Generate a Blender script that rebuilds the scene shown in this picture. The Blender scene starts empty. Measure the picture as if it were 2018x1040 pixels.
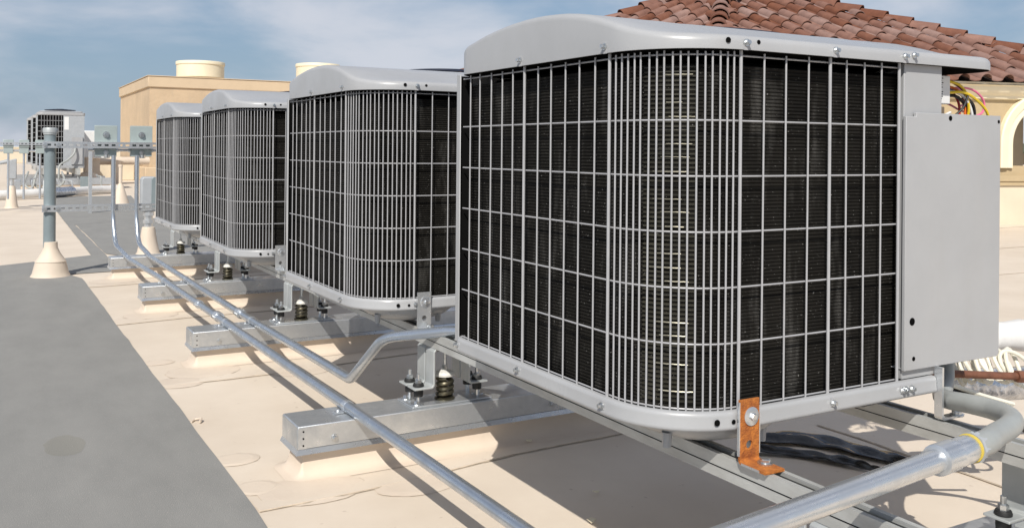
import bpy, math, random
from mathutils import Vector, Matrix
random.seed(7)
S = bpy.context.scene
COL = S.collection
R = math.radians
PI = math.pi

# ------------------------------------------------------------------ camera
cam_d = bpy.data.cameras.new('camera'); cam = bpy.data.objects.new('camera', cam_d); COL.objects.link(cam)
YAW, ROLL = R(29.59), R(0.4836)
F = Vector((math.sin(YAW), math.cos(YAW), 0)); R0 = Vector((math.cos(YAW), -math.sin(YAW), 0)); U0 = Vector((0, 0, 1))
RT = R0*math.cos(ROLL) + U0*math.sin(ROLL); UP = -R0*math.sin(ROLL) + U0*math.cos(ROLL)
m3 = Matrix((RT, UP, -F)).transposed()
cam.matrix_world = Matrix.Translation((0, 0, 1.0)) @ m3.to_4x4()
cam_d.sensor_width = 36; cam_d.lens = 36*1824.2/2018; cam_d.shift_y = -(520-296.63)/2018
cam_d.clip_start = 0.05; cam_d.clip_end = 3000
S.camera = cam

# ------------------------------------------------------------------ sky and sun
SUN = Vector((-0.69, -0.83, 1.0)).normalized()
elev = math.asin(SUN.z); azim = math.atan2(SUN.x, SUN.y)
w = bpy.data.worlds.new('World'); S.world = w; w.use_nodes = True
nt = w.node_tree; nt.nodes.clear()
N = nt.nodes.new; L = nt.links.new
sky = N('ShaderNodeTexSky'); sky.sky_type = 'NISHITA'; sky.sun_disc = False
sky.sun_elevation = elev; sky.sun_rotation = azim; sky.air_density = 1.0; sky.dust_density = 0.25; sky.ozone_density = 2.5
tc = N('ShaderNodeTexCoord'); sep = N('ShaderNodeSeparateXYZ'); L(tc.outputs['Generated'], sep.inputs[0])
zc = N('ShaderNodeMath'); zc.operation = 'MAXIMUM'; L(sep.outputs['Z'], zc.inputs[0]); zc.inputs[1].default_value = 0.0
cmb = N('ShaderNodeMapping'); cmb.inputs['Scale'].default_value = (3.6, 3.6, 9.5); cmb.inputs['Location'].default_value = (25.9, 13.3, 16.1); L(tc.outputs['Generated'], cmb.inputs['Vector'])
no = N('ShaderNodeTexNoise'); no.inputs['Scale'].default_value = 1.0; no.inputs['Detail'].default_value = 8; no.inputs['Roughness'].default_value = 0.52; no.inputs['Distortion'].default_value = .25
L(cmb.outputs[0], no.inputs['Vector'])
rp = N('ShaderNodeValToRGB'); rp.color_ramp.interpolation = 'EASE'; rp.color_ramp.elements[0].position = 0.36; rp.color_ramp.elements[1].position = 0.66
rp.color_ramp.elements[0].color = (0, 0, 0, 1); rp.color_ramp.elements[1].color = (.8, .8, .8, 1)
L(no.outputs['Fac'], rp.inputs[0])
mx = N('ShaderNodeMix'); mx.data_type = 'RGBA'
hz = N('ShaderNodeMapRange'); hz.inputs['From Min'].default_value = 0.0; hz.inputs['From Max'].default_value = .30; hz.inputs['To Min'].default_value = .85; hz.inputs['To Max'].default_value = 0
L(zc.outputs[0], hz.inputs['Value'])
hm_ = N('ShaderNodeMix'); hm_.data_type = 'RGBA'; L(hz.outputs[0], hm_.inputs[0]); L(sky.outputs[0], hm_.inputs[6]); hm_.inputs[7].default_value = (3.2, 4.45, 6.3, 1)   # marine haze layer round the horizon
L(rp.outputs[0], mx.inputs[0]); L(hm_.outputs[2], mx.inputs[6]); mx.inputs[7].default_value = (8.6, 8.8, 9.6, 1)
bg = N('ShaderNodeBackground'); bg.inputs[1].default_value = 0.08
out = N('ShaderNodeOutputWorld'); L(mx.outputs[2], bg.inputs[0]); L(bg.outputs[0], out.inputs[0])
sl = bpy.data.lights.new('sun', 'SUN'); sl.energy = 4.7; sl.angle = R(0.53); sl.color = (1, .955, .88)
so = bpy.data.objects.new('sun', sl); COL.objects.link(so); so.rotation_euler = (-SUN).to_track_quat('-Z', 'Y').to_euler(); so.location = (-8, -10, 14)
S.view_settings.view_transform = 'Standard'; S.view_settings.look = 'None'; S.view_settings.exposure = 0.0; S.view_settings.gamma = 1
S.cycles.max_bounces = 8; S.cycles.sample_clamp_indirect = 6

# ------------------------------------------------------------------ materials
MATS = {}
def mat(name, col, rough=.5, metal=0., var=.0, vscale=8., bump=0., bscale=60., col2=None, detail=5, rand=0., stretch=None, spec=.5, speck=0., speckcol=(.5,.5,.5), speckscale=300., rvar=0., streak=0., dust=0.):
    m = bpy.data.materials.new(name); m.use_nodes = True; t = m.node_tree; n = t.nodes; l = t.links
    b = n['Principled BSDF']; b.inputs['Roughness'].default_value = rough; b.inputs['Metallic'].default_value = metal
    b.inputs['Specular IOR Level'].default_value = spec
    g = n.new('ShaderNodeNewGeometry'); vec = g.outputs['Position']
    if stretch:
        mp = n.new('ShaderNodeMapping'); mp.inputs['Scale'].default_value = stretch; l.new(vec, mp.inputs['Vector']); vec = mp.outputs[0]
    c2 = col2 or tuple(x*(1-var) for x in col)
    c1 = col if col2 else tuple(min(1, x*(1+var)) for x in col)
    colout = None
    if var or col2:
        nz = n.new('ShaderNodeTexNoise'); nz.inputs['Scale'].default_value = vscale; nz.inputs['Detail'].default_value = detail; nz.inputs['Roughness'].default_value = .62
        l.new(vec, nz.inputs['Vector'])
        r = n.new('ShaderNodeValToRGB'); r.color_ramp.elements[0].position = .33; r.color_ramp.elements[1].position = .67
        r.color_ramp.elements[0].color = (*c1, 1); r.color_ramp.elements[1].color = (*c2, 1)
        l.new(nz.outputs['Fac'], r.inputs[0]); colout = r.outputs[0]
        if rvar:
            mr = n.new('ShaderNodeMapRange'); mr.inputs['From Min'].default_value = .3; mr.inputs['From Max'].default_value = .7
            mr.inputs['To Min'].default_value = rough-rvar; mr.inputs['To Max'].default_value = rough+rvar
            l.new(nz.outputs['Fac'], mr.inputs['Value']); l.new(mr.outputs[0], b.inputs['Roughness'])
    else:
        rgb = n.new('ShaderNodeRGB'); rgb.outputs[0].default_value = (*col, 1); colout = rgb.outputs[0]
    if streak:       # faint rain runs and dust film
        ms = n.new('ShaderNodeMapping'); ms.inputs['Scale'].default_value = (15, 15, 2.2); l.new(g.outputs['Position'], ms.inputs['Vector'])
        ns = n.new('ShaderNodeTexNoise'); ns.inputs['Scale'].default_value = 1; ns.inputs['Detail'].default_value = 6; l.new(ms.outputs[0], ns.inputs['Vector'])
        rs_ = n.new('ShaderNodeValToRGB'); rs_.color_ramp.elements[0].position = .52; rs_.color_ramp.elements[1].position = .74
        rs_.color_ramp.elements[0].color = (0,0,0,1); rs_.color_ramp.elements[1].color = (streak,)*3+(1,); l.new(ns.outputs['Fac'], rs_.inputs[0])
        mk = n.new('ShaderNodeMix'); mk.data_type = 'RGBA'; l.new(rs_.outputs[0], mk.inputs[0]); l.new(colout, mk.inputs[6]); mk.inputs[7].default_value = (.30, .27, .23, 1); colout = mk.outputs[2]
    if dust:         # lint and dust caught on the fins, in patches
        md = n.new('ShaderNodeMapping'); md.inputs['Scale'].default_value = (16, 16, 3.2); l.new(g.outputs['Position'], md.inputs['Vector'])
        nd = n.new('ShaderNodeTexNoise'); nd.inputs['Scale'].default_value = 1; nd.inputs['Detail'].default_value = 8; nd.inputs['Roughness'].default_value = .7; l.new(md.outputs[0], nd.inputs['Vector'])
        rd_ = n.new('ShaderNodeValToRGB'); rd_.color_ramp.elements[0].position = .54; rd_.color_ramp.elements[1].position = .78
        rd_.color_ramp.elements[0].color = (0,0,0,1); rd_.color_ramp.elements[1].color = (dust,)*3+(1,); l.new(nd.outputs['Fac'], rd_.inputs[0])
        mk = n.new('ShaderNodeMix'); mk.data_type = 'RGBA'; l.new(rd_.outputs[0], mk.inputs[0]); l.new(colout, mk.inputs[6]); mk.inputs[7].default_value = (.15, .145, .135, 1); colout = mk.outputs[2]
    if rand:
        oi = n.new('ShaderNodeObjectInfo'); hs = n.new('ShaderNodeHueSaturation')
        mr = n.new('ShaderNodeMapRange'); mr.inputs['To Min'].default_value = 1-rand; mr.inputs['To Max'].default_value = 1+rand*.7
        l.new(oi.outputs['Random'], mr.inputs['Value']); l.new(mr.outputs[0], hs.inputs['Value'])
        mr2 = n.new('ShaderNodeMapRange'); mr2.inputs['To Min'].default_value = 1.25; mr2.inputs['To Max'].default_value = .7
        l.new(oi.outputs['Random'], mr2.inputs['Value']); l.new(mr2.outputs[0], hs.inputs['Saturation'])
        l.new(colout, hs.inputs['Color']); colout = hs.outputs[0]
    if speck:
        vz = n.new('ShaderNodeTexNoise'); vz.inputs['Scale'].default_value = speckscale; vz.inputs['Detail'].default_value = 2
        l.new(g.outputs['Position'], vz.inputs['Vector'])
        r2 = n.new('ShaderNodeValToRGB'); r2.color_ramp.elements[0].position = 1-speck-.04; r2.color_ramp.elements[1].position = 1-speck
        l.new(vz.outputs['Fac'], r2.inputs[0])
        mm = n.new('ShaderNodeMix'); mm.data_type = 'RGBA'; l.new(r2.outputs[0], mm.inputs[0]); l.new(colout, mm.inputs[6]); mm.inputs[7].default_value = (*speckcol, 1)
        colout = mm.outputs[2]
    l.new(colout, b.inputs['Base Color'])
    if bump:
        nb = n.new('ShaderNodeTexNoise'); nb.inputs['Scale'].default_value = bscale; nb.inputs['Detail'].default_value = 4
        l.new(vec, nb.inputs['Vector'])
        bp = n.new('ShaderNodeBump'); bp.inputs['Strength'].default_value = bump; bp.inputs['Distance'].default_value = .01
        l.new(nb.outputs['Fac'], bp.inputs['Height']); l.new(bp.outputs[0], b.inputs['Normal'])
    MATS[name] = m
    return m

mat('tan_membrane', (.71, .615, .505), .62, col2=(.625, .53, .425), vscale=1.6, detail=8, bump=.12, bscale=9, speck=.26, speckcol=(.57, .475, .38), speckscale=26)
mat('tan_curb', (.675, .575, .465), .6, col2=(.62, .52, .42), vscale=5, bump=.15, bscale=16)
mat('seam_dirt', (.46, .375, .28), .8, var=.3, vscale=30)
mat('grey_walkway', (.262, .257, .243), .9, col2=(.222, .219, .208), vscale=3.1, detail=9, bump=.25, bscale=260, speck=.33, speckcol=(.30, .285, .26), speckscale=190, stretch=(1.8, .7, 1))
mat('walkway_stain', (.240, .232, .208), .9, col2=(.20, .195, .176), vscale=3.1, detail=9, bump=.25, bscale=260, speck=.33, speckcol=(.27, .255, .225), speckscale=190, stretch=(1.8, .7, 1))
mat('unit_paint', (.365, .37, .378), .33, var=.07, vscale=3.0, detail=9, bump=.09, bscale=4.5, rvar=.10, streak=.09)
mat('wire_paint', (.375, .375, .385), .4, var=.05, vscale=30)
mat('coil_black', (.0085, .0078, .0068), .6, col2=(.0155, .0142, .012), vscale=9, detail=8, speck=.262, speckcol=(.2, .195, .185), speckscale=240, spec=.1, dust=.5)
mat('corner_fin', (.06, .056, .042), .42, .3, col2=(.018, .017, .013), vscale=14, detail=8, stretch=(1,1,.25), spec=.5)
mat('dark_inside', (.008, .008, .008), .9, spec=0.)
mat('hole_black', (.006, .006, .006), .9, spec=0.)
mat('coil_metal', (.20, .19, .15), .4, .75, var=.3, vscale=60)
mat('fan_guard_navy', (.01, .014, .03), .4)
mat('galvanised', (.70, .72, .735), .34, .78, col2=(.54, .56, .575), vscale=14, detail=8, bump=.06, bscale=90, rvar=.1)
mat('galvanised_bright', (.72, .74, .76), .28, .82, col2=(.62, .64, .66), vscale=16, bump=.03, bscale=120, rvar=.07)
mat('strut_galv', (.60, .61, .595), .5, .45, col2=(.43, .43, .41), vscale=16, detail=8, bump=.08, bscale=60, stretch=(1, .35, 1))
mat('zinc_bolt', (.62, .64, .65), .28, .95, var=.15, vscale=120)
mat('conduit_emt', (.56, .61, .67), .30, .85, col2=(.45, .49, .54), vscale=18, detail=7, bump=.04, bscale=80, rvar=.08)
mat('bracket_paint', (.42, .44, .44), .5, .25, var=.08, vscale=14)
mat('rust', (.56, .19, .03), .88, col2=(.27, .075, .016), vscale=55, bump=.5, bscale=320, detail=9)
mat('rubber', (.014, .014, .014), .6)
mat('spring_brass', (.11, .10, .07), .36, .8, var=.25, vscale=60)
mat('white_plastic', (.66, .65, .61), .45, var=.05, vscale=40)
mat('pipe_grey', (.23, .275, .29), .42, .15, var=.07, vscale=10)
mat('box_grey', (.33, .385, .38), .45, .1, var=.06, vscale=12)
mat('body_grey', (.36, .38, .40), .5, var=.06, vscale=12)
mat('flex_grey', (.33, .345, .335), .42, var=.06, vscale=14, bump=.05, bscale=60)
mat('yellow_ring', (.62, .47, .08), .45)
mat('stucco', (.55, .415, .275), .9, var=.09, vscale=1.2, detail=9, bump=1.0, bscale=11, streak=.1)
mat('stucco_trim', (.58, .45, .305), .8, var=.04, vscale=2, bump=.15, bscale=40)
mat('cream', (.78, .70, .52), .55, var=.04, vscale=3)
mat('cream_wall', (.64, .56, .43), .75, var=.05, vscale=2, bump=.1, bscale=60)
mat('tan_wall', (.45, .35, .21), .8, var=.06, vscale=3, bump=.2, bscale=60)
mat('terracotta', (.265, .138, .102), .9, spec=.15, col2=(.185, .096, .074), vscale=5, bump=.25, bscale=50, rand=.32)
mat('tile_underlay', (.05, .035, .03), .9)
mat('white_wrap', (.68, .67, .65), .6, var=.08, vscale=8, bump=.35, bscale=18)
mat('foil_wrap', (.6, .62, .66), .25, .9, var=.3, vscale=25, bump=.6, bscale=30)
mat('cable_white', (.74, .71, .60), .45, var=.08, vscale=20)
mat('copper_brown', (.20, .085, .05), .5, .3, var=.25, vscale=40)
mat('black_plastic', (.012, .012, .013), .22, bump=.3, bscale=12, spec=.7)
mat('wire_yellow', (.74, .52, .02), .4); mat('wire_red', (.50, .03, .03), .4); mat('wire_orange', (.7, .16, .03), .4)
mat('wire_pink', (.72, .16, .28), .4); mat('wire_black', (.012, .012, .012), .4); mat('wire_white', (.75, .75, .74), .4); mat('wire_brown', (.12, .03, .03), .4)
mat('label_white', (.72, .72, .71), .5)
mat('label_ink', (.05, .05, .05), .6)
mat('hill_green', (.06, .085, .05), .9, var=.3, vscale=.05)
mat('bronze_dark', (.18, .14, .10), .6)
mat('slate_far', (.25, .24, .23), .7)

# ------------------------------------------------------------------ mesh helpers
class MB:
    def __init__(s): s.v = []; s.f = []
    def add(s, vs, fs):
        o = len(s.v); s.v += [tuple(x) for x in vs]; s.f += [tuple(i+o for i in q) for q in fs]; return s
    def box(s, a, b):
        x0, y0, z0 = a; x1, y1, z1 = b
        return s.add([(x0,y0,z0),(x1,y0,z0),(x1,y1,z0),(x0,y1,z0),(x0,y0,z1),(x1,y0,z1),(x1,y1,z1),(x0,y1,z1)],
                     [(0,3,2,1),(4,5,6,7),(0,1,5,4),(1,2,6,5),(2,3,7,6),(3,0,4,7)])
    def obox(s, c, ax, half):   # oriented box
        c = Vector(c); A = [Vector(a).normalized()*h for a, h in zip(ax, half)]
        vs = []
        for k in (-1, 1):
            for i, j in ((-1,-1),(1,-1),(1,1),(-1,1)): vs.append(c+A[0]*i+A[1]*j+A[2]*k)
        return s.add(vs, [(0,3,2,1),(4,5,6,7),(0,1,5,4),(1,2,6,5),(2,3,7,6),(3,0,4,7)])
    def tube(s, pts, r, n=10, caps=True, closed=False):
        pts = [Vector(p) for p in pts]; m = len(pts); rr = r if isinstance(r, (list, tuple)) else [r]*m
        rings = []; up = None
        for i, p in enumerate(pts):
            if closed: t = (pts[(i+1) % m]-pts[i-1]).normalized()
            else: t = (pts[min(i+1, m-1)]-pts[max(i-1, 0)]).normalized()
            if up is None:
                up = Vector((0,0,1)) if abs(t.z) < .9 else Vector((1,0,0))
            a = t.cross(up); a = a.normalized() if a.length > 1e-6 else t.orthogonal().normalized()
            b = a.cross(t).normalized(); up = b
            rings.append([p+(a*math.cos(2*PI*k/n)+b*math.sin(2*PI*k/n))*rr[i] for k in range(n)])
        vs = [v for q in rings for v in q]; fs = []
        for i in range(m if closed else m-1):
            j = (i+1) % m
            for k in range(n): k2 = (k+1) % n; fs.append((i*n+k, i*n+k2, j*n+k2, j*n+k))
        if caps and not closed: fs.append(tuple(range(n-1, -1, -1))); fs.append(tuple((m-1)*n+k for k in range(n)))
        return s.add(vs, fs)
    def cyl(s, a, b, r, n=12, r2=None): return s.tube([a, b], [r, r if r2 is None else r2], n)
    def lathe(s, c, prof, n=24, axis='z'):
        vs = []; fs = []; m = len(prof); c = Vector(c)
        for (r, h) in prof:
            for k in range(n):
                ca, sa = math.cos(2*PI*k/n)*r, math.sin(2*PI*k/n)*r
                vs.append(c+(Vector((ca, sa, h)) if axis == 'z' else Vector((ca, -h, sa)) if axis == 'y' else Vector((-h, ca, sa))))
        for i in range(m-1):
            for k in range(n): k2 = (k+1) % n; fs.append((i*n+k, i*n+k2, (i+1)*n+k2, (i+1)*n+k))
        fs.append(tuple(range(n-1, -1, -1))); fs.append(tuple((m-1)*n+k for k in range(n)))
        return s.add(vs, fs)
    def prism(s, pts, d):       # extrude planar polygon (list of 3d) by vector d
        m = len(pts); pts = [Vector(p) for p in pts]; d = Vector(d)
        return s.add(pts+[p+d for p in pts], [tuple(range(m-1,-1,-1)), tuple(range(m, 2*m))]+[(i, (i+1) % m, m+(i+1) % m, m+i) for i in range(m)])
    def sweep(s, prof, path, nrm, closed=False):   # prof: (offset along nrm, z) list, path xy list
        m = len(path); k = len(prof)
        vs = [(p[0]+n[0]*a, p[1]+n[1]*a, z) for p, n in zip(path, nrm) for a, z in prof]
        fs = []
        for i in range(m if closed else m-1):
            j = (i+1) % m
            for q in range(k-1): fs.append((i*k+q, j*k+q, j*k+q+1, i*k+q+1))
        return s.add(vs, fs)
def mesh(mb, name, m, org=(0,0,0), smooth=True, ang=32):
    me = bpy.data.meshes.new(name); o = Vector(org)
    me.from_pydata([tuple(Vector(v)-o) for v in mb.v], [], mb.f); me.materials.append(MATS[m]); me.update()
    import bmesh
    bm = bmesh.new(); bm.from_mesh(me); bmesh.ops.recalc_face_normals(bm, faces=bm.faces); bm.to_mesh(me); bm.free()
    if smooth:
        me.polygons.foreach_set('use_smooth', [True]*len(me.polygons)); me.set_sharp_from_angle(angle=R(ang))
    return me
def obj(name, me, parent=None, loc=(0,0,0), rz=0):
    o = bpy.data.objects.new(name, me); COL.objects.link(o); o.location = loc
    if rz: o.rotation_euler = (0, 0, rz)
    if parent: o.parent = parent
    return o
def bev(o, wd=.003, seg=2, ang=40):
    b = o.modifiers.new('bevel', 'BEVEL'); b.width = wd; b.segments = seg; b.limit_method = 'ANGLE'; b.angle_limit = R(ang); return o
def tag(o, label, cat, group=None):
    o['label'] = label; o['category'] = cat
    if group: o['group'] = group
    return o
def thing(name, label, cat, loc, group=None):
    o = bpy.data.objects.new(name, None); COL.objects.link(o); o.location = loc; o.empty_display_size = .1
    return tag(o, label, cat, group)
def rootloc(p):
    v = Vector((0,0,0))
    while p: v += Vector(p.location); p = p.parent
    return v
def part(name, mb, m, parent, bevel=0, **k):     # mb in world coordinates
    o = obj(name, mesh(mb, name, m, rootloc(parent), **k), parent)
    if bevel: bev(o, bevel)
    return o
def struct(name, mb, m, **k):
    o = obj(name, mesh(mb, name, m, **k)); o['kind'] = 'structure'; return o
def copy_tree(o, parent=None):
    c = o.copy(); COL.objects.link(c); c.parent = parent
    for ch in list(o.children): copy_tree(ch, c)
    return c
def smoothpath(pts, n=8):        # catmull-rom
    P = [Vector(p) for p in pts]; P = [P[0]*2-P[1]]+P+[P[-1]*2-P[-2]]; o = []
    for i in range(1, len(P)-2):
        a, b, c, d = P[i-1:i+3]
        for k in range(n):
            t = k/n; o.append(.5*((2*b)+(c-a)*t+(2*a-5*b+4*c-d)*t*t+(3*b-a-3*c+d)*t**3))
    o.append(P[-2]); return o
def fillet(pts, r, n=8):         # polyline with rounded corners
    P = [Vector(p) for p in pts]; o = [P[0]]
    for i in range(1, len(P)-1):
        a = (P[i-1]-P[i]); b = (P[i+1]-P[i]); la, lb = a.length, b.length; a.normalize(); b.normalize()
        rr = r[i-1] if isinstance(r, (list, tuple)) else r
        th = a.angle(b); d = min(rr/math.tan(th/2), la*.48, lb*.48)
        p0 = P[i]+a*d; p1 = P[i]+b*d
        for k in range(n+1):
            t = k/n; o.append(p0*(1-t)**2+P[i]*2*t*(1-t)+p1*t*t)
    o.append(P[-1]); return o

# ------------------------------------------------------------------ the roof deck
deck = struct('roof_deck', MB().add([(-160,-30,0),(260,-30,0),(260,330,0),(-160,330,0)], [(0,1,2,3)]), 'tan_membrane', smooth=False)
# grey granulated walkway membrane, edges slightly uneven
def wavy(pts, step=.25, amp=.012):
    o = []
    for i in range(len(pts)):
        a = Vector(pts[i]); b = Vector(pts[(i+1) % len(pts)]); n = max(1, int(min((b-a).length, 12.5)/step))
        d = (b-a).normalized(); q = Vector((-d.y, d.x))
        for k in range(n):
            j = 0 if k == 0 else random.uniform(-amp, amp)
            o.append(a+(b-a)*k/n+q*j)
    return o
def sheet(name, pts, z, m, parent=None, th=None):
    mb = MB()
    if th: mb.prism([(p[0], p[1], z) for p in pts], (0, 0, th))
    else: mb.add([(p[0], p[1], z) for p in pts], [tuple(range(len(pts)))])
    o = obj(name, mesh(mb, name, m, smooth=False), parent); return o
gw = wavy([(-9,-4),(.672,-4),(.638,7.72),(.56,8.0),(.92,8.05),(.97,9.30),(.99,13.0),(2.05,13.9),(2.6,20.5),(1.02,20.5),(.845,9.33),(.11,8.83),(-9,7.9)], .16, .0035)
wk = sheet('walkway', gw, .0045, 'grey_walkway'); wk['kind'] = 'structure'
gw2 = wavy([(1.30,8.6),(2.6,8.6),(2.6,13.6),(2.0,13.85),(1.0,13.0),(.98,9.4)], .2, .006)
wk2 = sheet('walkway', gw2, .0042, 'grey_walkway'); wk2['kind'] = 'structure'
sheet('stain', [(0.235+.062*math.cos(a)*1.0+random.uniform(-.006,.006), 3.42+.12*math.sin(a)) for a in [k*PI/10 for k in range(20)]], .0049, 'walkway_stain', wk)
# membrane laps: a thin welded strip with a dirt line along its edge
def seam(x0, x1, y, amp=.012, wd=.0075, slope=0.):
    n = max(4, int((x1-x0)/.12)); ph = random.uniform(0, 6)
    pts = [(x0+(x1-x0)*k/n, y+slope*(x1-x0)*k/n+amp*math.sin(k*.7+ph)+random.uniform(-.003,.003)) for k in range(n+1)]
    mb = MB(); o = 0
    lap = MB(); 
    for k in range(n):
        a, b = pts[k], pts[k+1]
        lap.add([(a[0],a[1],.0012),(b[0],b[1],.0012),(b[0],b[1],.0042),(a[0],a[1],.0042),(a[0],a[1]+.10,.0012),(b[0],b[1]+.10,.0012)], [(0,1,2,3),(3,2,5,4)])
        w0 = wd*(.7+.5*math.sin(k*1.3+ph)**2)
        mb.add([(a[0],a[1]-w0,.0022),(b[0],b[1]-w0,.0022),(b[0],b[1],.0030),(a[0],a[1],.0030)], [(0,1,2,3)])
    s = obj('membrane_lap', mesh(lap, 'membrane_lap', 'tan_membrane', smooth=False), deck)
    obj('dirt_line', mesh(mb, 'dirt_line', 'seam_dirt', smooth=False), s)
for y, x0, x1 in ((2.55,.66,4.2),(4.06,.65,4.2),(5.62,.64,4.2),(7.22,.64,4.2),(1.45,2.0,6)):
    seam(x0, x1, y, slope=.09)
for y, x0, x1 in ((3.35,3.0,12),(4.9,3.0,14),(6.3,3.5,16),(8.1,4,18)): seam(x0, x1, y, wd=.006, slope=-.05)
ml = MB()
for k in range(30):
    a, b = 2.66+.004*math.sin(k), 2.66+.004*math.sin(k+1)
    ml.add([(a,.6+k*.06,.0034),(a+.012,.6+k*.06,.0034),(b+.012,.66+k*.06,.0034),(b,.66+k*.06,.0034)], [(0,1,2,3)])
obj('dirt_line', mesh(ml, 'dirt_line', 'seam_dirt', smooth=False), deck)
def patch(x, y, rx, ry, rz=0):
    n = 28; mb = MB(); ring = MB(); P = []; Q = []; zz = .0030+.00003*len(deck.children)
    for k in range(n):
        a = 2*PI*k/n; j = 1+random.uniform(-.025, .025)
        u, v = rx*math.cos(a)*j, ry*math.sin(a)*j; c, s_ = math.cos(rz), math.sin(rz)
        P.append((x+u*c-v*s_, y+u*s_+v*c)); Q.append((x+(u*c-v*s_)*1.35, y+(u*s_+v*c)*1.35))
    mb.add([(p[0],p[1],zz) for p in P]+[(p[0],p[1],.0012) for p in Q], [tuple(range(n))]+[(k,(k+1)%n,n+(k+1)%n,n+k) for k in range(n)])
    for k in range(n):
        if random.random() < .55:
            k2 = (k+1) % n; e = 1.0+random.uniform(.006,.016)
            def ex(q): return (x+(q[0]-x)*e, y+(q[1]-y)*e)
            a, b, c2, d = Q[k], Q[k2], ex(Q[k2]), ex(Q[k])
            ring.add([(a[0],a[1],.0022),(b[0],b[1],.0022),(c2[0],c2[1],.0018),(d[0],d[1],.0018)], [(0,1,2,3)])
    s = obj('membrane_patch', mesh(mb, 'membrane_patch', 'tan_curb', smooth=False), deck)
    obj('dirt_line', mesh(ring, 'dirt_line', 'seam_dirt', smooth=False), s)
for p in ((.84,2.65,.115,.09),(.70,2.74,.05,.045),(.85,4.28,.12,.09),(.72,4.12,.08,.07),(.86,5.86,.115,.09),(.72,5.72,.07,.06),(.86,7.48,.14,.10),
          (1.13,2.55,.10,.07),(1.24,4.09,.10,.07),(.70,3.02,.06,.045),(.70,4.55,.055,.04)): patch(*p)
# stray curled flake at the walkway edge
fl = MB(); fl.tube(smoothpath([(.655,3.50,.004),(.672,3.52,.006),(.690,3.50,.012),(.680,3.475,.008)],5), .004, 6)
obj('lifted_membrane_edge', mesh(fl, 'lifted_membrane_edge', 'tan_curb'), deck)

# ------------------------------------------------------------------ sleepers (tan curb with a sheet metal cap)
SY = [1.157, 2.737, 4.36, 5.93, 7.56]
SLAB = ['galvanised capped roof curb at the right bottom corner under the large conduit elbow', 'galvanised capped roof curb nearest the camera, crossed by one conduit',
        'galvanised capped roof curb second from the front, crossed by both conduits', 'galvanised capped roof curb third from the front, under the third unit', 'galvanised capped roof curb farthest back, beside the cone footed post']
def bolt_mesh(r=.008, h=.008, m='zinc_bolt', washer=1.7):
    mb = MB(); mb.lathe((0,0,0), [(r*washer,0),(r*washer,.0022),(r*washer*.98,.003)], 16)
    mb.lathe((0,0,.003), [(r,0),(r,h*.8),(r*.86,h)], 6)
    return mesh(mb, 'bolt', m, ang=20)
BOLT_UP = bolt_mesh(.011, .009, washer=1.9)
def rotmesh(me, axis, a):
    m = me.copy(); m.transform(Matrix.Rotation(a, 4, axis)); return m
BOLT_FRONT = rotmesh(bolt_mesh(.0075, .006, washer=1.5), 'X', R(90))
SCREW_F = rotmesh(bolt_mesh(.0050, .0075, washer=1.45), 'X', R(90))      # head towards -Y
SCREW_L = rotmesh(bolt_mesh(.0050, .0075, washer=1.45), 'Y', R(-90))     # head towards -X
RIVET = rotmesh(mesh(MB().lathe((0,0,0), [(.0028,0),(.0028,.0012)], 8), 'rivet', 'hole_black'), 'X', R(90))
def sleeper(i, y0, x0=.822, x1=2.75):
    y1 = y0+.165; t = thing('roof_curb', SLAB[i], 'roof curb', ((x0+x1)/2, (y0+y1)/2, 0), 'capped curbs under the rails')
    ins = .018; mb = MB()
    prof = [(.05,.0015),(.03,.004),(.016,.010),(.007,.022),(.002,.038),(0,.055),(0,.145)]      # coved foot
    cx0, cx1, cy0, cy1 = x0+ins, x1-ins, y0+ins, y1-ins
    path = []; nr = []
    for (cx, cy, a0) in ((cx0,cy0,180),(cx1,cy0,270),(cx1,cy1,0),(cx0,cy1,90)):
        for k in range(5):
            a = R(a0+k*22.5); r = .006
            path.append((cx+(r if cx == cx0 else -r)+r*math.cos(a), cy+(r if cy == cy0 else -r)+r*math.sin(a))); nr.append((math.cos(a), math.sin(a)))
    mb.sweep(prof, path, nr, closed=True)
    part('curb', mb, 'tan_curb', t, ang=50)
    c = MB(); c.box((x0,y0,.092), (x1,y1,.163)); 
    part('metal_cap', c, 'galvanised', t, bevel=.003)
    d = MB(); e = .007      # drip edge kicked outwards
    d.add([(x0-.001,y0-.001,.0935),(x1,y0-.001,.0935),(x1,y0-e,.078),(x0-e,y0-e,.078),(x0-.001,y1+.001,.0935),(x0-e,y1+e,.078),(x1,y1+.001,.0935),(x1,y1+e,.078),(x0+.01,y0+.01,.082),(x1,y0+.01,.082)],
          [(0,1,2,3),(0,3,5,4),(4,5,7,6),(3,2,9,8)])
    part('drip_edge', d, 'galvanised_bright', t, smooth=False)
    ep = MB(); ep.box((x0-.0022,y0+.004,.0945), (x0,y1-.004,.160)); ep.box((x0,y0-.0018,.0945),(x0+.028,y0,.158)); part('end_cap', ep, 'galvanised', t)
    for zz in (.105,.126,.147): obj('rivet', RIVET, t, Vector((x0+.016, y0-.0019, zz))-t.location)
    obj('bolt', BOLT_FRONT, t, Vector((x0+.115, y0-.0005, .115))-t.location)
    if i != 0:
        obj('bolt', BOLT_FRONT, t, Vector((x0+.9, y0-.0005, .118))-t.location)
    return t
for i, y in enumerate(SY): sleeper(i, y)

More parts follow.
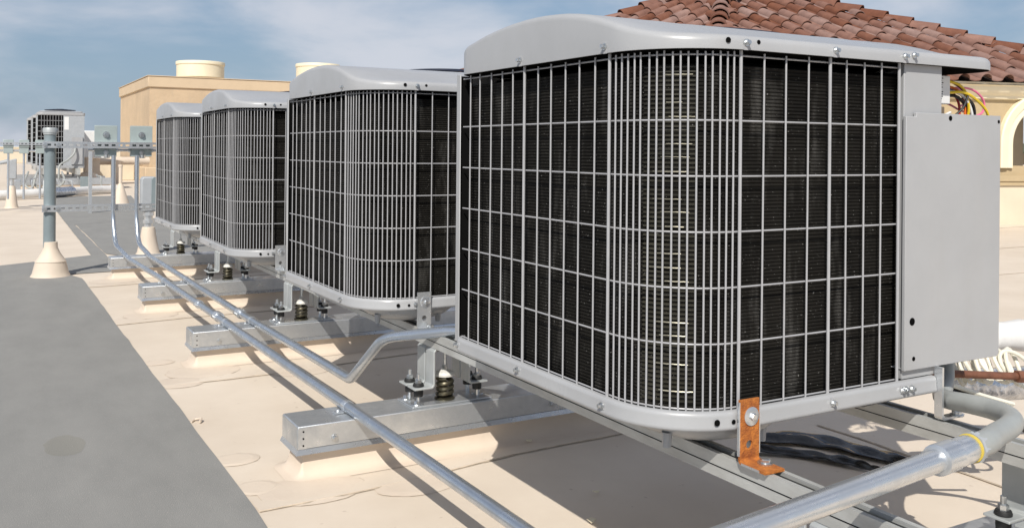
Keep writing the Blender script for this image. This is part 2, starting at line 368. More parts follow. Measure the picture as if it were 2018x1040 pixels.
# ------------------------------------------------------------------ strut rails
def strut_rail(x, label):
    y0, y1 = .55, 8.2; t = thing('strut_rail', label, 'steel rail', (x+.0225, (y0+y1)/2, .35), 'rails under the condenser units')
    W, H, z0, th = .045, .047, .350, .0028
    prof = [(0,0),(W,0),(W,H),(W-.011,H),(W-.011,H-.008),(W-.011+th,H-.008),(W-.011+th,H-th),(W-th,H-th),(W-th,th),(th,th),(th,H-th),(.011-th,H-th),(.011-th,H-.008),(.011,H-.008),(.011,H),(0,H)]
    m = len(prof); mb = MB()
    mb.add([(x+a, y0, z0+b) for a, b in prof]+[(x+a, y1, z0+b) for a, b in prof], [(i,(i+1)%m,m+(i+1)%m,m+i) for i in range(m)]+[tuple(range(m)), tuple(range(2*m-1,m-1,-1))])
    part('channel', mb, 'strut_galv', t, smooth=False)
    g = MB(); g.box((x-.0009,y0+.01,z0+.0205),(x+.0,y1-.01,z0+.0222)); part('seam_groove', g, 'dark_inside', t, smooth=False)
    return t
strut_rail(1.280, 'long galvanised channel rail under the left side of the four units')
strut_rail(1.875, 'long galvanised channel rail under the right side of the front unit')

# ------------------------------------------------------------------ spring isolators
def isolator():
    t = thing('spring_isolator', '', 'vibration isolator', (0,0,0), 'spring isolators between curbs and rails')
    b = MB(); b.box((-.115,-.062,0),(.175,.066,.006)); part('base_plate', b, 'galvanised', t, bevel=.002)
    for s in (-1, 1):
        for yy in ((-.066,-.004),(.006,.066)):
            x = -.038 if s < 0 else .085; mb = MB(); th = .006; dz = .058
            pr = [(x-s*.028, .187),(x-s*.028, .1815),(x-s*.006,.1815),(x-s*.0005,.176),(x-s*.0005,dz+.012),(x+s*.006,dz+.002),(x+s*.07,dz+.002),(x+s*.07,dz-th+.002),(x+s*.004,dz-th+.002),(x-s*.0065,dz+.006),(x-s*.0065,.172),(x-s*.012,.187)]
            pr = [(x-s*.03,.187),(x-s*.03,.181),(x-s*.006,.181),(x,.175),(x,dz+.008),(x+s*.008,dz),(x+s*.072,dz),(x+s*.072,dz+th),(x+s*.012,dz+th),(x+s*.006,dz+.012),(x+s*.006,.178),(x-s*.003,.187)]
            mb.prism([(p[0], yy[0], p[1]) for p in pr], (0, yy[1]-yy[0], 0))
            part('clamp_strap', mb, 'bracket_paint', t, bevel=.0015)
            bx = x+s*.046; by = (yy[0]+yy[1])/2
            r = MB(); r.cyl((bx,by,.004),(bx,by,.105),.0065,8); r.lathe((bx,by,dz+.017), [(.0115,0),(.0115,.011),(.009,.013)], 6); part('bolt', r, 'zinc_bolt', t)
            q = MB(); q.lathe((bx,by,dz+.0065), [(.018,0),(.0185,.004),(.016,.0105)], 16); q.lathe((bx,by,dz-.026), [(.015,0),(.016,.012),(.015,.0255)], 16); part('rubber_washer', q, 'rubber', t)
    sp = MB(); pts = []
    for k in range(90):
        a = 2*PI*k/24; z = .016+.062*k/89; pts.append((.022+.0245*math.cos(a), -.012+.0245*math.sin(a), z))
    sp.tube(pts, .0072, 8); part('spring', sp, 'spring_brass', t)
    bc = MB(); bc.lathe((.022,-.012,.006), [(.034,0),(.034,.005),(.026,.008)], 20); part('spring_seat', bc, 'spring_brass', t)
    c = MB(); c.lathe((.022,-.012,.084), [(.033,0),(.034,.006),(.030,.013),(.016,.018),(.009,.019)], 22); part('spring_cap', c, 'white_plastic', t)
    rd = MB(); rd.cyl((.022,-.012,.10),(.022,-.012,.186),.006,8); rd.lathe((.022,-.012,.103), [(.010,0),(.010,.016)], 6); part('threaded_rod', rd, 'zinc_bolt', t)
    for (x, y) in ((-.092,.045),(-.088,-.035),(.152,.0)): obj('bolt', BOLT_UP, t, (x,y,.006))
    tb = MB(); tb.box((-.018,-.05,.1815),(.062,.05,.1872)); part('top_plate', tb, 'bracket_paint', t)
    return t
iso0 = isolator()
ISO = [(1,1.318,'spring isolator standing on the nearest curb, left of the front unit'),(2,1.318,'spring isolator on the second curb below the second unit'),
       (3,1.315,'spring isolator on the third curb below the third unit'),(4,1.315,'spring isolator on the farthest curb below the last unit'),
       (0,1.318,'spring isolator at the bottom edge under the left rail'),(0,1.985,'spring isolator at the bottom right corner of the view')]
for k, (i, x, lab) in enumerate(ISO):
    o = iso0 if k == 0 else copy_tree(iso0)
    o.location = (x if k != 5 else 1.99, SY[i]+(.078 if i else .012), .1632); o['label'] = lab

# ------------------------------------------------------------------ condenser units
LEV = [.500, .626, .735, .844, .953, 1.062, 1.190]
XL, YB, Y1, YF, XA, XM, XR = 1.117, 2.254, 1.552, 1.364, 1.285, 1.535, 1.753
def corner(n, inset=0.):      # quarter ellipse from (XL,Y1) to (XA,YF)
    P = []; NN = []
    a, b = XA-XL, Y1-YF
    for k in range(n+1):
        t = PI/2*k/n; nx, ny = -math.cos(t)/a, -math.sin(t)/b; q = math.hypot(nx, ny); nx /= q; ny /= q
        P.append((XA-a*math.cos(t)-nx*inset, Y1-b*math.sin(t)-ny*inset)); NN.append((nx, ny))
    return P, NN
def path(inset, n=14, yb=YB, xr=XR):
    P, NN = corner(n, inset)
    return [(XL+inset, yb)]+P+[(xr, YF+inset)], [(-1,0)]+NN+[(0,-1)]
def lidh(y):
    K = [(1.30,1.229),(1.40,1.233),(1.47,1.245),(1.54,1.266),(1.62,1.288),(1.72,1.303),(1.84,1.310),(1.96,1.307),(2.08,1.295),(2.18,1.278),(2.27,1.262)]
    if y <= K[0][0]: return K[0][1]
    for i in range(len(K)-1):
        if y <= K[i+1][0]:
            p0 = K[max(i-1,0)][1]; p1 = K[i][1]; p2 = K[i+1][1]; p3 = K[min(i+2,len(K)-1)][1]; t = (y-K[i][0])/(K[i+1][0]-K[i][0])
            return .5*(2*p1+(p2-p0)*t+(2*p0-5*p1+4*p2-p3)*t*t+(3*p1-p0-3*p2+p3)*t**3)
    return K[-1][1]
def outline(x0, y0, x1, y1, rs, n=12, seg=14):    # counter-clockwise from front-left; radii FL FR BR BL ; returns pts and outward normals
    P = []; Q = []
    cs = [((x0,y0),rs[0],180),((x1,y0),rs[1],270),((x1,y1),rs[2],0),((x0,y1),rs[3],90)]
    for c, r, a0 in cs:
        sx = 1 if c[0] == x0 else -1; sy = 1 if c[1] == y0 else -1
        for k in range(n+1):
            a = R(a0+90*k/n); P.append((c[0]+sx*r+r*math.cos(a), c[1]+sy*r+r*math.sin(a))); Q.append((math.cos(a), math.sin(a)))
    P2 = []; Q2 = []
    for i in range(len(P)):
        j = (i+1) % len(P); a = Vector(P[i]); b = Vector(P[j]); P2.append(P[i]); Q2.append(Q[i])
        if (b-a).length > .12:
            for k in range(1, seg): P2.append(tuple(a.lerp(b, k/seg))); Q2.append(Q[i])
    return P2, Q2
UROOT = Vector((1.6, 1.81, .397))
WIREV = None
def make_unit():
    t = thing('condenser_unit', '', 'air conditioner', UROOT, 'row of grey condenser units')
    # base pan: rolled rim, tapered tray underneath with feet
    P, Q = outline(1.100, 1.345, 1.99, 2.262, (.19,.02,.05,.05))
    P = [(min(x, 1.872) if y < 1.55 else x, y) for x, y in P]
    b = MB()
    prof = [(-.22,.452),(-.05,.456),(-.012,.4585),(-.004,.4605),(.0005,.4625),(.0025,.466),(.0025,.470),(.0012,.474),(.0012,.489),(.0,.4945),(-.004,.498),(-.012,.4985),(-.014,.487)]
    b.sweep([(a, z) for a, z in prof], P, Q, closed=True)
    k = len(prof); n = len(P)
    b.f.append(tuple(i*k for i in range(n)))
    part('base_pan', b, 'unit_paint', t, ang=50)
    fl = MB(); fl.add([(p[0]-q[0]*.0135, p[1]-q[1]*.0135, .489) for p, q in zip(P, Q)], [tuple(range(n))]); part('pan_floor', fl, 'dark_inside', t, smooth=False)
    for (x, y) in ((1.335,1.535),(1.335,2.10)):
        d = MB(); d.lathe((x,y,.405), [(.05,.0),(.10,.006),(.142,.022),(.165,.040),(.172,.052)], 28); part('pan_foot', d, 'unit_paint', t, ang=60)
    for (x, y) in ((1.20,1.47),(1.40,1.41)):
        d = MB(); d.lathe((x,y,.405), [(.009,0),(.011,.03)], 10); part('drain_nub', d, 'unit_paint', t)
    # lid: skirt, rolled shoulder and wave-shaped top running down to the fan opening
    P, Q = outline(1.098, 1.343, 2.112, 2.264, (.192,.075,.09,.09))
    n = len(P); mb = MB(); rings = []
    rings.append([(p[0]-q[0]*.0015, p[1]-q[1]*.0015, 1.1995) for p, q in zip(P, Q)])
    rings.append([(p[0], p[1], 1.200) for p, q in zip(P, Q)])
    for ins, dz in ((0,-.016),(.0015,-.010),(.005,-.005),(.010,-.002),(.016,0)):
        rings.append([(p[0]-q[0]*ins, p[1]-q[1]*ins, lidh(p[1])+dz) for p, q in zip(P, Q)])
    cx, cy, cr = 1.70, 1.985, .262
    base = rings[-1]
    for s in (.2,.45,.7,.88,1.0):
        rg = []
        for v in base:
            a = math.atan2(v[1]-cy, v[0]-cx); tx, ty = cx+cr*math.cos(a), cy+cr*math.sin(a)
            x = v[0]+(tx-v[0])*s; y = v[1]+(ty-v[1])*s; rg.append((x, y, lidh(y)))
        rings.append(rg)
    rings.append([(x, y, z-.05) for x, y, z in rings[-1]])
    vs = [v for rg in rings for v in rg]; fs = []
    for i in range(len(rings)-1):
        for k in range(n): k2 = (k+1) % n; fs.append((i*n+k, i*n+k2, (i+1)*n+k2, (i+1)*n+k))
    mb.add(vs, fs); part('lid', mb, 'unit_paint', t, ang=60)
    un = MB(); un.add([(p[0]-q[0]*.0016, p[1]-q[1]*.0016, 1.1998) for p, q in zip(P, Q)], [tuple(range(n))]); part('lid_underside', un, 'dark_inside', t, smooth=False)
    # fan guard, a shallow wire dome over the opening
    g = MB()
    for r in [.03+.0218*k for k in range(11)]:
        pts = [(cx+r*math.cos(2*PI*k/40), cy+r*math.sin(2*PI*k/40), lidh(cy+r*math.sin(2*PI*k/40))+.002+.018*(1-(r/.262)**2)) for k in range(40)]
        g.tube(pts, .0026, 5, closed=True)
    for k in range(8):
        a = 2*PI*k/8+.2; g.tube([(cx+r*math.cos(a), cy+r*math.sin(a), lidh(cy+r*math.sin(a))-.002+.018*(1-(r/.262)**2)) for r in (.02,.1,.18,.262)], .0035, 5)
    part('fan_guard', g, 'fan_guard_navy', t)
    # coil: a ridged black wall inset behind the grille
    P, Q = path(.0245, 14, yb=YB-.007, xr=1.80); mb = MB(); pr = []; z = .494
    while z < 1.168:  # coil stops short: the black band above stands in for the lid's shadow
        pr += [(0,z),(.0024,z+.0018),(.0024,z+.0046),(0,z+.0064)]; z += .0074
    mb.sweep(pr, P, Q); part('coil', mb, 'coil_black', t, smooth=False)
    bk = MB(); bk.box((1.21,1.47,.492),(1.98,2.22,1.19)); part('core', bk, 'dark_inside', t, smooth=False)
    # grille
    gr = bpy.data.objects.new('wire_grille', None); COL.objects.link(gr); gr.parent = t; gr.empty_display_size = .05
    vm = MB(); vm.cyl((0,0,.494-UROOT.z),(0,0,1.1965-UROOT.z),.0020,7); vme = mesh(vm, 'vertical_wire', 'wire_paint')
    ofs = .0045
    def V(x, y):
        o = obj('vertical_wire', vme, gr, (x-UROOT.x+random.uniform(-.0006,.0006), y-UROOT.y+random.uniform(-.0006,.0006), random.uniform(-.0012,.0012))); o.rotation_euler = (random.uniform(-.0022,.0022), random.uniform(-.0022,.0022), 0)
    pm = MB(); pm.cyl((0,0,.484-UROOT.z),(0,0,1.206-UROOT.z),.0034,8)
    def Pst(x, y, nx, ny):
        q = MB(); q.v = list(pm.v); q.f = list(pm.f)
        for za, zb in ((.474,.492),(1.199,1.217)):
            q.obox((nx*(.0115 if nx else .0135),ny*(.0115 if nx else .0135),(za+zb)/2-UROOT.z), ((ny,-nx,0),(nx,ny,0),(0,0,1)), (.0055,.0016,(zb-za)/2))
        obj('grille_post', mesh(q, 'grille_post', 'wire_paint'), gr, (x-UROOT.x, y-UROOT.y, 0))
        me = SCREW_L if nx < -.9 else SCREW_F
        if -.9 <= nx <= -.1: me = rotmesh(SCREW_F, 'Z', math.atan2(-nx, -ny)*-1)
        for zz in (.4815, 1.2135): obj('screw', me, t, ((1.0975 if nx else x)-UROOT.x, (1.3425 if ny else y)-UROOT.y, zz-UROOT.z))
    sp = (YB-.012-Y1)/12
    for k in range(1, 12):
        if k != 6: V(XL-ofs, YB-.012-sp*k)
    Pst(XL-.007, YB-.012-sp*6, -1, 0); Pst(XL-.007, Y1, -1, 0)
    P, Q = corner(180)
    for k in range(1, 18): p, q = P[k*10], Q[k*10]; V(p[0]+q[0]*ofs, p[1]+q[1]*ofs)
    Pst(XA, YF-.007, 0, -1); Pst(XM, YF-.007, 0, -1); Pst(XR, YF-.007, 0, -1)
    for k in (1,2,3): V(XA+(XM-XA)*k/4, YF-ofs); V(XM+(XR-XM)*k/4, YF-ofs)
    P, Q = path(0, 22, yb=YB-.022, xr=XR+.004)
    for z in LEV:
        h = MB(); h.tube([(p[0], p[1], z) for p in P], .00195, 6); part('horizontal_wire', h, 'wire_paint', gr)
    # rear-left corner flange, right corner post and the cover plate
    c = MB(); c.box((XL-.0085, YB-.018, .484),(XL-.005, YB+.004, 1.203)); part('corner_flange', c, 'unit_paint', t, bevel=.002)
    bs = MB(); bs.box((1.146,YB-.006,.49),(2.06,YB+.004,1.203)); bs.box((2.05,1.66,.49),(2.062,YB,1.203)); bs.box((1.9,1.655,.49),(2.06,1.665,1.203)); part('rear_panel', bs, 'unit_paint', t)
    gs = MB(); gs.box((XL-.004,YB-.008,.486),(1.150,YB-.0065,1.199)); part('dark_filler', gs, 'dark_inside', t, smooth=False)  # dark filler added to close the see-through gap beside the coil, no real part
    c = MB(); c.box((1.771,1.358,.499),(1.902,1.372,1.2035)); c.box((1.890,1.372,.499),(1.902,1.66,1.2035)); part('corner_post', c, 'unit_paint', t, bevel=.0015)
    pl = MB()
    pp = [(1.765,.520),(2.10,.520),(2.107,.527),(2.107,1.092),(1.800,1.092),(1.800,1.083),(1.765,1.083)]
    pl.prism([(x, 1.347, z) for x, z in pp], (0,.0085,0)); pl.box((2.099,1.3555,.53),(2.1068,1.40,1.088)); pl.box((1.768,1.3555,.522),(2.098,1.385,.5245))
    part('cover_plate', pl, 'unit_paint', t, bevel=.0025)
    hm = MB(); hm.lathe((0,0,0), [(.0046,0),(.0046,.0006)], 12); hF = rotmesh(mesh(hm, 'screw_hole', 'hole_black'), 'X', R(90))
    def hole(x, y, z, s=1., nx=0, ny=-1):
        o = obj('screw_hole', hF if ny == -1 else rotmesh(hF, 'Z', -math.atan2(-nx, -ny)), t, (x-UROOT.x, y-UROOT.y, z-UROOT.z)); o.scale = (s,1,s)
    hole(1.918,1.3468,1.082,1.3); hole(1.790,1.3468,.628,1.9); hole(1.796,1.3468,.545,1.1); hole(2.099,1.3468,1.078,.9)
    hole(1.318,1.3430,1.2165,1.0); hole(1.243,1.3475,1.2165,1.25,-.26,-.966); hole(1.145,1.4258,1.2165,1.,-.78,-.63)
    hole(1.262,1.3443,.479,1.0,-.1,-.995); hole(1.226,1.351,.480,1.4,-.3,-.954); hole(1.1305,1.4455,.481,1.2,-.82,-.57)
    for x in (1.765, 1.784): obj('screw', SCREW_F, t, (x-UROOT.x, 1.3425-UROOT.y, .4815-UROOT.z))
    obj('screw', SCREW_F, t, (1.7835-UROOT.x, 1.3425-UROOT.y, 1.2175-UROOT.z))
    obj('screw', SCREW_L, t, (1.0985-UROOT.x, 2.225-UROOT.y, .480-UROOT.z))
    return t
u0 = make_unit()
UL = ['largest grey condenser unit in the foreground with the loose cover plate', 'grey condenser unit second from the front, behind the foreground unit',
      'grey condenser unit third in the row', 'last and smallest grey condenser unit of the row, beside the rack']
UO = [(0,0),(-.03,1.522),(-.045,3.22),(-.035,4.87)]
UNITS = []
for i, (ax, ay) in enumerate(UO):
    o = u0 if i == 0 else copy_tree(u0)
    o.location = UROOT+Vector((ax, ay, 0)); o.rotation_euler = (0, 0, R((0,.35,-.4,.3)[i])); o['label'] = UL[i]; UNITS.append(o)
    if i == 1: 
        pass

# worn corner of the foreground coil: fins worn thin with tube turns showing through
Pc, Qc = corner(48, .0215); U = UNITS[0]
cf = MB(); pr = []; z = .505
while z < 1.17: pr += [(-.003,z),(.0016,z+.002),(.0016,z+.0048),(-.003,z+.0066)]; z += .00903
cf.sweep(pr, Pc[12:34], Qc[12:34]); part('worn_corner', cf, 'corner_fin', U, smooth=False)
for k in range(24):
    if random.random() < .12: continue
    a = random.randint(15, 22); b = random.randint(28, 33); z = .528+.0271*k+random.uniform(-.0012,.0012)
    part('coil_tube', MB().tube([(p[0]+q[0]*.0032, p[1]+q[1]*.0032, z+random.uniform(-.0004,.0004)) for p, q in zip(Pc[a:b], Qc[a:b])], random.uniform(.0010,.0019), 6), 'coil_metal', U)

# opened control compartment of the front unit: white control board and a tangle of wires (parts of that unit)
U = UNITS[0]
cb = MB(); cb.box((1.925,1.395,1.118),(1.985,1.47,1.185)); part('control_module', cb, 'label_white', U, bevel=.002)
ink = MB()
for k in range(11):
    z = 1.124+.0053*k; ink.box((1.942,1.3940,z),(1.942+random.uniform(.008,.016),1.3948,z+.0024))
part('module_lettering', ink, 'label_ink', U, smooth=False)
jb = MB(); jb.box((1.925,1.40,1.075),(1.972,1.46,1.112)); part('relay', jb, 'bronze_dark', U, bevel=.002)
def wire(pts, m, r=.0032):
    pts = [(1.985+(x-1.955)*1.32, y, z) for x, y, z in pts]
    part('wire', MB().tube(smoothpath(pts, 7), r, 7), m, U)
wire([(1.955,1.42,1.180),(1.985,1.415,1.172),(2.012,1.41,1.150),(2.02,1.41,1.11),(2.015,1.41,1.07)], 'wire_brown', .0034)
wire([(1.955,1.41,1.176),(1.985,1.40,1.166),(2.006,1.40,1.145),(2.014,1.40,1.105),(2.010,1.41,1.06)], 'wire_yellow')
wire([(1.955,1.42,1.165),(1.99,1.41,1.155),(2.012,1.41,1.125),(2.014,1.41,1.06)], 'wire_orange')
wire([(1.955,1.43,1.158),(1.985,1.42,1.150),(2.008,1.42,1.118),(2.006,1.42,1.06)], 'wire_red')
wire([(1.955,1.41,1.150),(1.985,1.40,1.146),(2.015,1.40,1.12),(2.026,1.40,1.08),(2.03,1.41,1.05)], 'wire_white', .0034)
wire([(1.955,1.40,1.146),(1.99,1.39,1.147),(2.03,1.39,1.128),(2.058,1.39,1.10),(2.075,1.40,1.06)], 'wire_yellow', .0036)
wire([(1.955,1.42,1.140),(1.99,1.41,1.138),(2.02,1.41,1.11),(2.035,1.41,1.07),(2.04,1.41,1.04)], 'wire_black', .004)
wire([(1.955,1.44,1.128),(1.985,1.43,1.122),(2.02,1.43,1.108),(2.05,1.43,1.10)], 'wire_pink', .0026)
wire([(2.0,1.45,1.155),(2.04,1.45,1.165),(2.085,1.45,1.160),(2.115,1.45,1.135),(2.11,1.45,1.105),(2.07,1.45,1.093),(2.03,1.45,1.096)], 'wire_pink', .0028)
wire([(1.985,1.45,1.152),(2.03,1.45,1.155),(2.07,1.45,1.135),(2.086,1.45,1.11),(2.084,1.45,1.05)], 'wire_black', .0046)
wire([(2.0,1.44,1.150),(2.03,1.44,1.160),(2.055,1.44,1.145),(2.048,1.44,1.125),(2.03,1.44,1.118)], 'wire_pink', .0026)
wire([(1.965,1.40,1.085),(1.985,1.39,1.11),(2.0,1.39,1.14)], 'wire_black', .0028)
wire([(1.905,1.39,1.085),(1.925,1.385,1.090),(1.945,1.385,1.098)], 'wire_white', .003)

# ------------------------------------------------------------------ hold-down brackets
def bracket(x0, x1, yv, ztop, m, label, foot=.055, nm='hold_down_bracket', washer=True, edge=None):
    t = thing(nm, label, 'bracket', ((x0+x1)/2, yv, .398), 'angle brackets holding the units to the rails')
    th = .005; z0 = .3985; mb = MB(); hw = .0085; hx = (x0+x1)/2; hz = .434
    # upright plate with a punched hole: ring of quads between a 16-gon and the outline
    n = 16; hole = [(hx+hw*math.cos(2*PI*k/n), hz+hw*math.sin(2*PI*k/n)) for k in range(n)]
    def edgept(a):
        dx, dz = math.cos(a), math.sin(a); k = min(((x1-hx)/abs(dx)) if abs(dx) > 1e-6 else 9, ((.026)/abs(dz)) if abs(dz) > 1e-6 else 9)
        return (hx+dx*k, hz+dz*k)
    outp = [edgept(2*PI*k/n) for k in range(n)]
    for k in (2,6,10,14): outp[k] = (x1 if k in (2,14) else x0, hz+(.026 if k in (2,6) else -.026))
    vs = []; fs = []
    for yy in (yv-th, yv):
        vs += [(p[0], yy, p[1]) for p in hole]+[(p[0], yy, p[1]) for p in outp]
    for k in range(n):
        k2 = (k+1) % n; fs += [(k,k2,n+k2,n+k),(2*n+k,3*n+k,3*n+k2,2*n+k2),(k,2*n+k,2*n+k2,k2),(n+k,n+k2,3*n+k2,3*n+k)]
    mb.add(vs, fs)
    mb.box((x0,yv-th,hz+.026),(x1,yv,ztop))
    # bend and foot
    pr = []
    r = .010
    for k in range(7):
        a = R(0+90*k/6); pr.append((yv-r+(r)*math.cos(a)*1.0, z0+r-r*math.sin(a)))
    inner = [(yv-r+(r-th)*math.cos(R(90*k/6)), z0+r-(r-th)*math.sin(R(90*k/6))) for k in range(7)]
    prof = [(yv, hz-.026)]+pr+[(yv-foot, z0),(yv-foot, z0+th)]+inner[::-1]+[(yv-th, hz-.026)]
    mb.prism([(x0, p[0], p[1]) for p in prof], (x1-x0, 0, 0))
    o = part('angle', mb, m, t, ang=25)
    if edge:
        e = MB(); e.box((x0-.0022,yv-th-.0004,hz-.02),(x0-.0002,yv+.0004,ztop-.004)); e.box((x1+.0002,yv-th-.0004,hz-.02),(x1+.0022,yv+.0004,ztop-.03)); e.box((x0-.002,yv-foot*.8,z0+.0004),(x0-.0002,yv-.01,z0+th-.0004)); part('bare_edge', e, 'galvanised_bright', t)
    wz = ztop-.034
    wsh = MB(); wsh.lathe((hx+.004,yv-th,wz), [(.0185,0),(.0185,.0018),(.0175,.0024)], 24, axis='y'); part('washer', wsh, 'galvanised_bright', t)
    bl = MB(); bl.lathe((hx+.005,yv-th-.0022,wz), [(.0075,0),(.0075,.006),(.006,.0075)], 6, axis='y'); part('bolt', bl, 'zinc_bolt', t)
    b2 = MB(); b2.lathe((hx+.012,yv-foot*.48,z0+th), [(.0155,0),(.0155,.003),(.0105,.0032),(.0105,.009),(.0085,.0105)], 14); part('foot_bolt', b2, 'zinc_bolt', t)
    return t
bracket(1.268, 1.318, 1.338, .522, 'rust', 'rusty orange angle bracket with large washer at the foreground unit', .072, edge=True)
bracket(1.262, 1.312, 1.338+1.522, .521, 'galvanised', 'shiny galvanised angle bracket at the corner of the second unit', .06)
bracket(1.246, 1.296, 1.338+3.22, .521, 'galvanised', 'small galvanised angle bracket at the corner of the third unit', .06)
bk = thing('hold_down_bracket', 'grey angle bracket under the right end of the foreground unit', 'bracket', (1.90,1.33,.398), 'angle brackets holding the units to the rails')
q = MB(); pr = fillet([(1.873,.520),(1.873,.400),(1.95,.400)], .012, 6)
prof = [(p.x, p.y) for p in [Vector((a[0],a[1])) for a in pr]]
inn = [(p.x+.006, p.y+.006) if i > 2 else (p.x+.006, p.y) for i, p in enumerate([Vector((a[0],a[1])) for a in pr])]
q.prism([(a, 1.330, b) for a, b in prof]+[(a, 1.330, b) for a, b in inn[::-1]], (0,.02,0)); part('angle', q, 'galvanised_bright', bk, ang=25)
q = MB(); q.lathe((1.925,1.33,.406), [(.0155,0),(.0155,.003),(.0105,.0035),(.0105,.010)], 12); part('foot_bolt', q, 'zinc_bolt', bk)

# ------------------------------------------------------------------ conduits
def conduit(name, label, pts, r, m='conduit_emt', fil=.12, group=None, n=16, cat='conduit'):
    c = thing(name, label, cat, pts[0], group)
    part('pipe', MB().tube(fillet(pts, fil, 10), r, n), m, c, ang=60)
    return c
def along(a, b, t): return Vector(a).lerp(Vector(b), t)
def coupling(c, p, d, r, ln=.055, m='galvanised_bright', nm='coupling'):
    d = Vector(d).normalized(); p = Vector(p); q = MB()
    q.tube([p-d*ln/2, p-d*ln*.47, p+d*ln*.47, p+d*ln/2], [r*1.2, r*1.38, r*1.38, r*1.2], 18)
    o = part(nm, q, m, c, ang=40)
    s = MB()
    for e in (-.26,.26):
        a = d.cross(Vector((0,0,1))).normalized()*-1; k = p+d*ln*e+a*r*1.2; s.tube([k, k+a*.009], .0045, 6)
    part('set_screw', s, 'zinc_bolt', o)
def strap(c, p, d, r):
    d = Vector(d).normalized(); a = d.cross(Vector((0,0,1))).normalized(); q = MB(); p = Vector(p)
    q.tube([p-d*.011, p+d*.011], r*1.12, 16)
    for sg in (-1,): q.obox(p+a*sg*(r+.012)-Vector((0,0,r-.0025)), (a, d, (0,0,1)), (.014,.011,.0022)); q.cyl(p+a*sg*(r+.014)-Vector((0,0,r-.004)), p+a*sg*(r+.014)-Vector((0,0,r-.012)), .005, 6)
    part('strap', q, 'galvanised_bright', c)
RC = .0175; ZC = .1632+RC+.001
c1p = [(1.022,.9,ZC),(1.006,2.82,ZC),(.983,4.5,ZC),(.955,6.2,ZC),(.915,7.25,ZC),(.878,7.80,ZC+.06),(.872,7.885,.45),(.872,7.885,.935)]
cd1 = conduit('conduit', 'long galvanised conduit running into the bottom edge across all the curbs', c1p, RC, fil=[.5,.5,.5,.5,.18,.22])
for y in (2.82,4.44,6.01): 
    x = 1.006 if y < 3 else (.984 if y < 5 else .958); strap(cd1, (x, y, ZC), (-.015,1,0), RC)
coupling(cd1, (.986,4.62,ZC), (-.014,1,0), RC); coupling(cd1, (.975,5.02,ZC),(-.014,1,0),RC*.93,.03)
c2p = [(1.40,2.55,.43),(1.30,2.70,.415),(1.16,2.90,.372),(1.128,3.13,ZC+.004),(1.104,4.5,ZC),(1.085,6.4,ZC),(1.075,7.35,ZC),(1.048,7.80,ZC+.06),(1.044,7.885,.45),(1.044,7.885,.935)]
cd2 = conduit('conduit', 'galvanised conduit that bends up and enters behind the foreground unit', c2p, RC, fil=[.10,.16,.07,.6,.6,.5,.18,.22])
for y in (4.44,6.01): strap(cd2, (1.105 if y < 5 else 1.089, y, ZC), (-.012,1,0), RC)
coupling(cd2, (1.1015,4.66,ZC), (-.012,1,0), RC)
# large conduit and grey liquid-tight loop in front of the foreground unit
BP = [(.55,.868,.50),(1.388,.975,.50)]
big = conduit('conduit', 'thick galvanised conduit crossing the bottom right corner over the rail', BP, .0185, n=20, m='galvanised_bright')
bd = (Vector(BP[1])-Vector(BP[0])).normalized()
coupling(big, Vector(BP[1])-bd*.01, bd, .0185, .05)
q = MB(); p = Vector(BP[1]); q.tube([p+bd*.014, p+bd*.018, p+bd*.066, p+bd*.07], [.0215,.0235,.0235,.022], 20); part('connector', q, 'galvanised_bright', big)
q = MB(); q.tube([p+bd*.0708, p+bd*.0735], .0248, 24); part('sealing_ring', q, 'yellow_ring', big)
q = MB(); q.tube([p+bd*.075, p+bd*.082, p+bd*.083, p+bd*.10], [.0275,.0275,.024,.0235], 8); part('gland_nut', q, 'body_grey', big, ang=20)
st = p+bd*.10
flex = conduit('flexible_conduit', 'grey flexible conduit looping out below the cover plate to the thick conduit', [st], .0225, cat='conduit') if False else None
fx = thing('flexible_conduit', 'grey flexible conduit looping out below the cover plate to the thick conduit', 'conduit', st)
fp = smoothpath([p+bd*.06, p+bd*.13, (1.60,1.03,.488),(1.72,1.075,.478),(1.80,1.125,.470),(1.845,1.185,.464),(1.875,1.26,.455),(1.915,1.34,.440),(1.985,1.41,.425),(2.06,1.455,.445),(2.09,1.48,.50),(2.095,1.50,.58)], 10)
part('hose', MB().tube(fp, .0212, 20), 'flex_grey', fx, ang=60)

# ------------------------------------------------------------------ conduit rack at the back
def slotted(mb, x0, x1, y, zc, first=.03, pitch=.0508, h=.041, sl=.028, sh=.0135, dep=.041):
    th = .0025; y1 = y+th
    mb.box((x0,y,zc+sh/2),(x1,y1,zc+h/2)); mb.box((x0,y,zc-h/2),(x1,y1,zc-sh/2))
    x = x0; k = x0+first
    while k+sl < x1:
        mb.box((x,y,zc-sh/2),(k,y1,zc+sh/2)); x = k+sl; k += pitch
    mb.box((x,y,zc-sh/2),(x1,y1,zc+sh/2))
    mb.box((x0,y1,zc+h/2-th),(x1,y+dep,zc+h/2)); mb.box((x0,y1,zc-h/2),(x1,y+dep,zc-h/2+th))
YR = 7.94
post = thing('support_post', 'grey round steel post with flat cap on a tan cone foot', 'post', (.437,YR+.03,0))
q = MB(); q.lathe((.428,YR+.03,.0), [(.044,.18),(.043,.6),(.0425,1.095)], 28); part('pipe', q, 'pipe_grey', post)
q = MB(); q.lathe((.428,YR+.03,1.09), [(.046,0),(.049,.004),(.049,.014),(.053,.016),(.054,.046),(.050,.054),(.03,.057)], 28); part('cap', q, 'bracket_paint', post)
q = MB(); q.lathe((.437,YR+.02,0), [(.145,.0),(.138,.012),(.128,.03),(.118,.075),(.108,.115),(.112,.118),(.103,.128),(.085,.155),(.066,.185),(.060,.20),(.050,.225),(.048,.265),(.0445,.268)], 30); part('cone_boot', q, 'tan_curb', post, ang=45)
